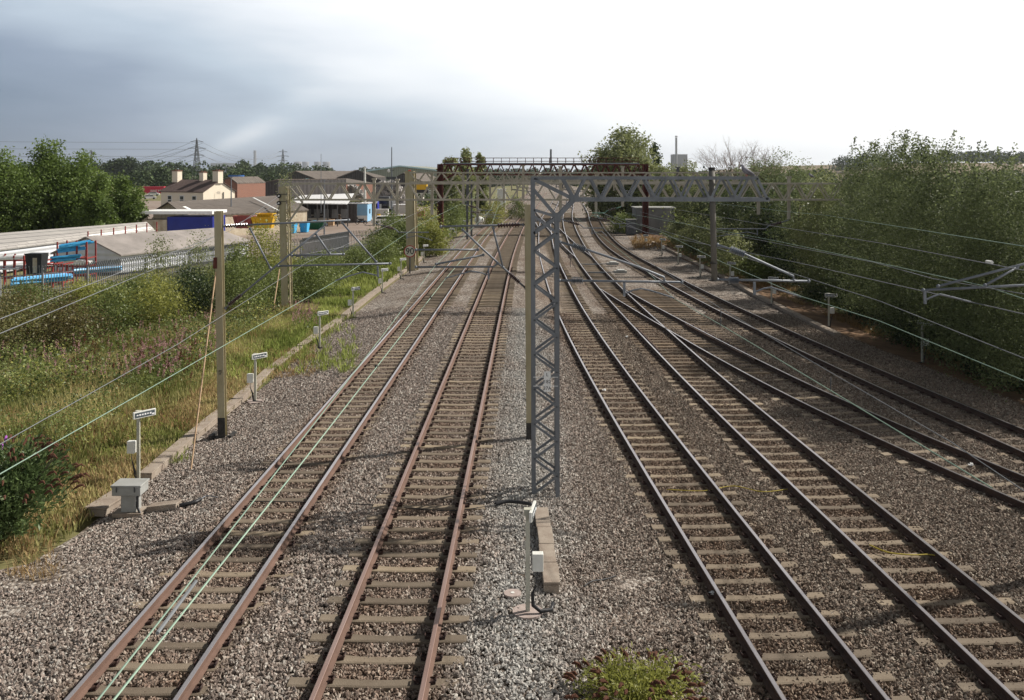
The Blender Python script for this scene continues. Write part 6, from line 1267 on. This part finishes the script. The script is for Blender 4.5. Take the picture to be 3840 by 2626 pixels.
woods('far_woods', [(-520, 820), (-380, 800), (-240, 760), (-150, 760)], (17, 17, 15), 'leaf_far', 2.3, 30, 2.0); woods('far_woods', [(-420, 560), (-300, 520), (-215, 480), (-120, 500), (-60, 560)], (9, 9, 9, 8), 'leaf_far', 1.5, 24, 1.8); woods('far_woods', [(-1000, 1800), (-300, 1700), (200, 1800), (700, 1900)], (18, 16, 12), 'leaf_far', 4, 20, 1.6)
woods('far_woods', [(-150, 900), (-60, 880), (60, 900), (160, 880)], (12, 10, 12), 'leaf_far', 2.4, 26, 1.4)
for px, pt, d, r, lab in ((428, 598, 760, 9, 'left one of the far poplar clump above the left treeline'), (455, 600, 760, 9, 'middle one of the far poplar clump'), (478, 588, 760, 10, 'tallest of the far poplar clump'), (915, 602, 900, 10, 'dark round tree above the treeline left of the middle pylon'), (972, 612, 880, 10, 'broad dark tree next to the round one on the left skyline'), (900, 640, 560, 8, 'round pale tree behind the blue tank'), (600, 632, 520, 8, 'round tree behind the cream house'), (1040, 628, 800, 9, 'tree just left of the middle pylon base')):
    tree(lab, px, pt, d, r, 'leaf_far', 2200, zb=-2, leaf=2.0, per=14, cr=1.2, shape='col' if 'poplar' in lab else 'round', group='single trees on the left skyline')
def hillz(x, y): 
    e = sm(230, 480, x) * sm(650, 1000, y) * (1 - sm(1500, 2400, y)); return -2.3 + e * (23 + 5 * math.sin(x * .006 + 1) + 6 * sm(600, 900, x))
hv = MB(); hx = np.linspace(180, 2600, 70); hy = np.linspace(600, 2400, 34)
for y in hy:
    for x in hx: hv.v.append((x, y, hillz(x, y)))
for j in range(33):
    for i in range(69): a = j * 70 + i; hv.f.append((a, a + 1, a + 71, a + 70)); hv.m.append(0)
struct(hv.build('hill', 'field', smooth=True))
woods('hill_woods', [(330, 960), (420, 980), (560, 1000)], (15, 12), 'leaf_far', 1.8, 26, 3.2, zb=hillz); woods('hill_woods', [(470, 900), (640, 940), (900, 1000)], (9, 10), 'leaf_far', 1.8, 24, 2.2, zb=hillz); woods('hill_woods', [(430, 780), (600, 800), (900, 840)], (9, 9), 'leaf_far', 1.8, 20, 2.4, zb=hillz); woods('hedge', [(120, 420), (240, 460), (420, 520), (700, 560)], (9, 9, 9), 'leaf_far', 1.5, 26, 2.4)
woods('far_woods', [(-40, 540), (30, 560), (90, 600), (150, 560)], (9, 9, 9), 'leaf_far', 1.2, 30, 2.4, zb=-2.2); woods('far_woods', [(40, 330), (70, 330), (120, 360)], (9, 10), 'leaf_far', .9, 40, 2.5)
# smoke and haze
def volmat(name, dens, col, aniso=0.0, noise_s=None):
    m = bpy.data.materials.new(name); m.use_nodes = True; t = m.node_tree; t.nodes.clear(); o = N(t, 'ShaderNodeOutputMaterial'); v = N(t, 'ShaderNodeVolumePrincipled'); v.inputs['Color'].default_value = (*col, 1); v.inputs['Density'].default_value = dens; v.inputs['Anisotropy'].default_value = aniso
    L(t, v, o, 0, 1); MT[name] = m; return m
volmat('haze_air', HAZE, (.86, .92, 1.0), .45)
hz = MB(); hz.box((0, 5600, 107), (18000, 11800, 226)); o = hz.build('haze', 'haze_air'); tag(o, kind='stuff')
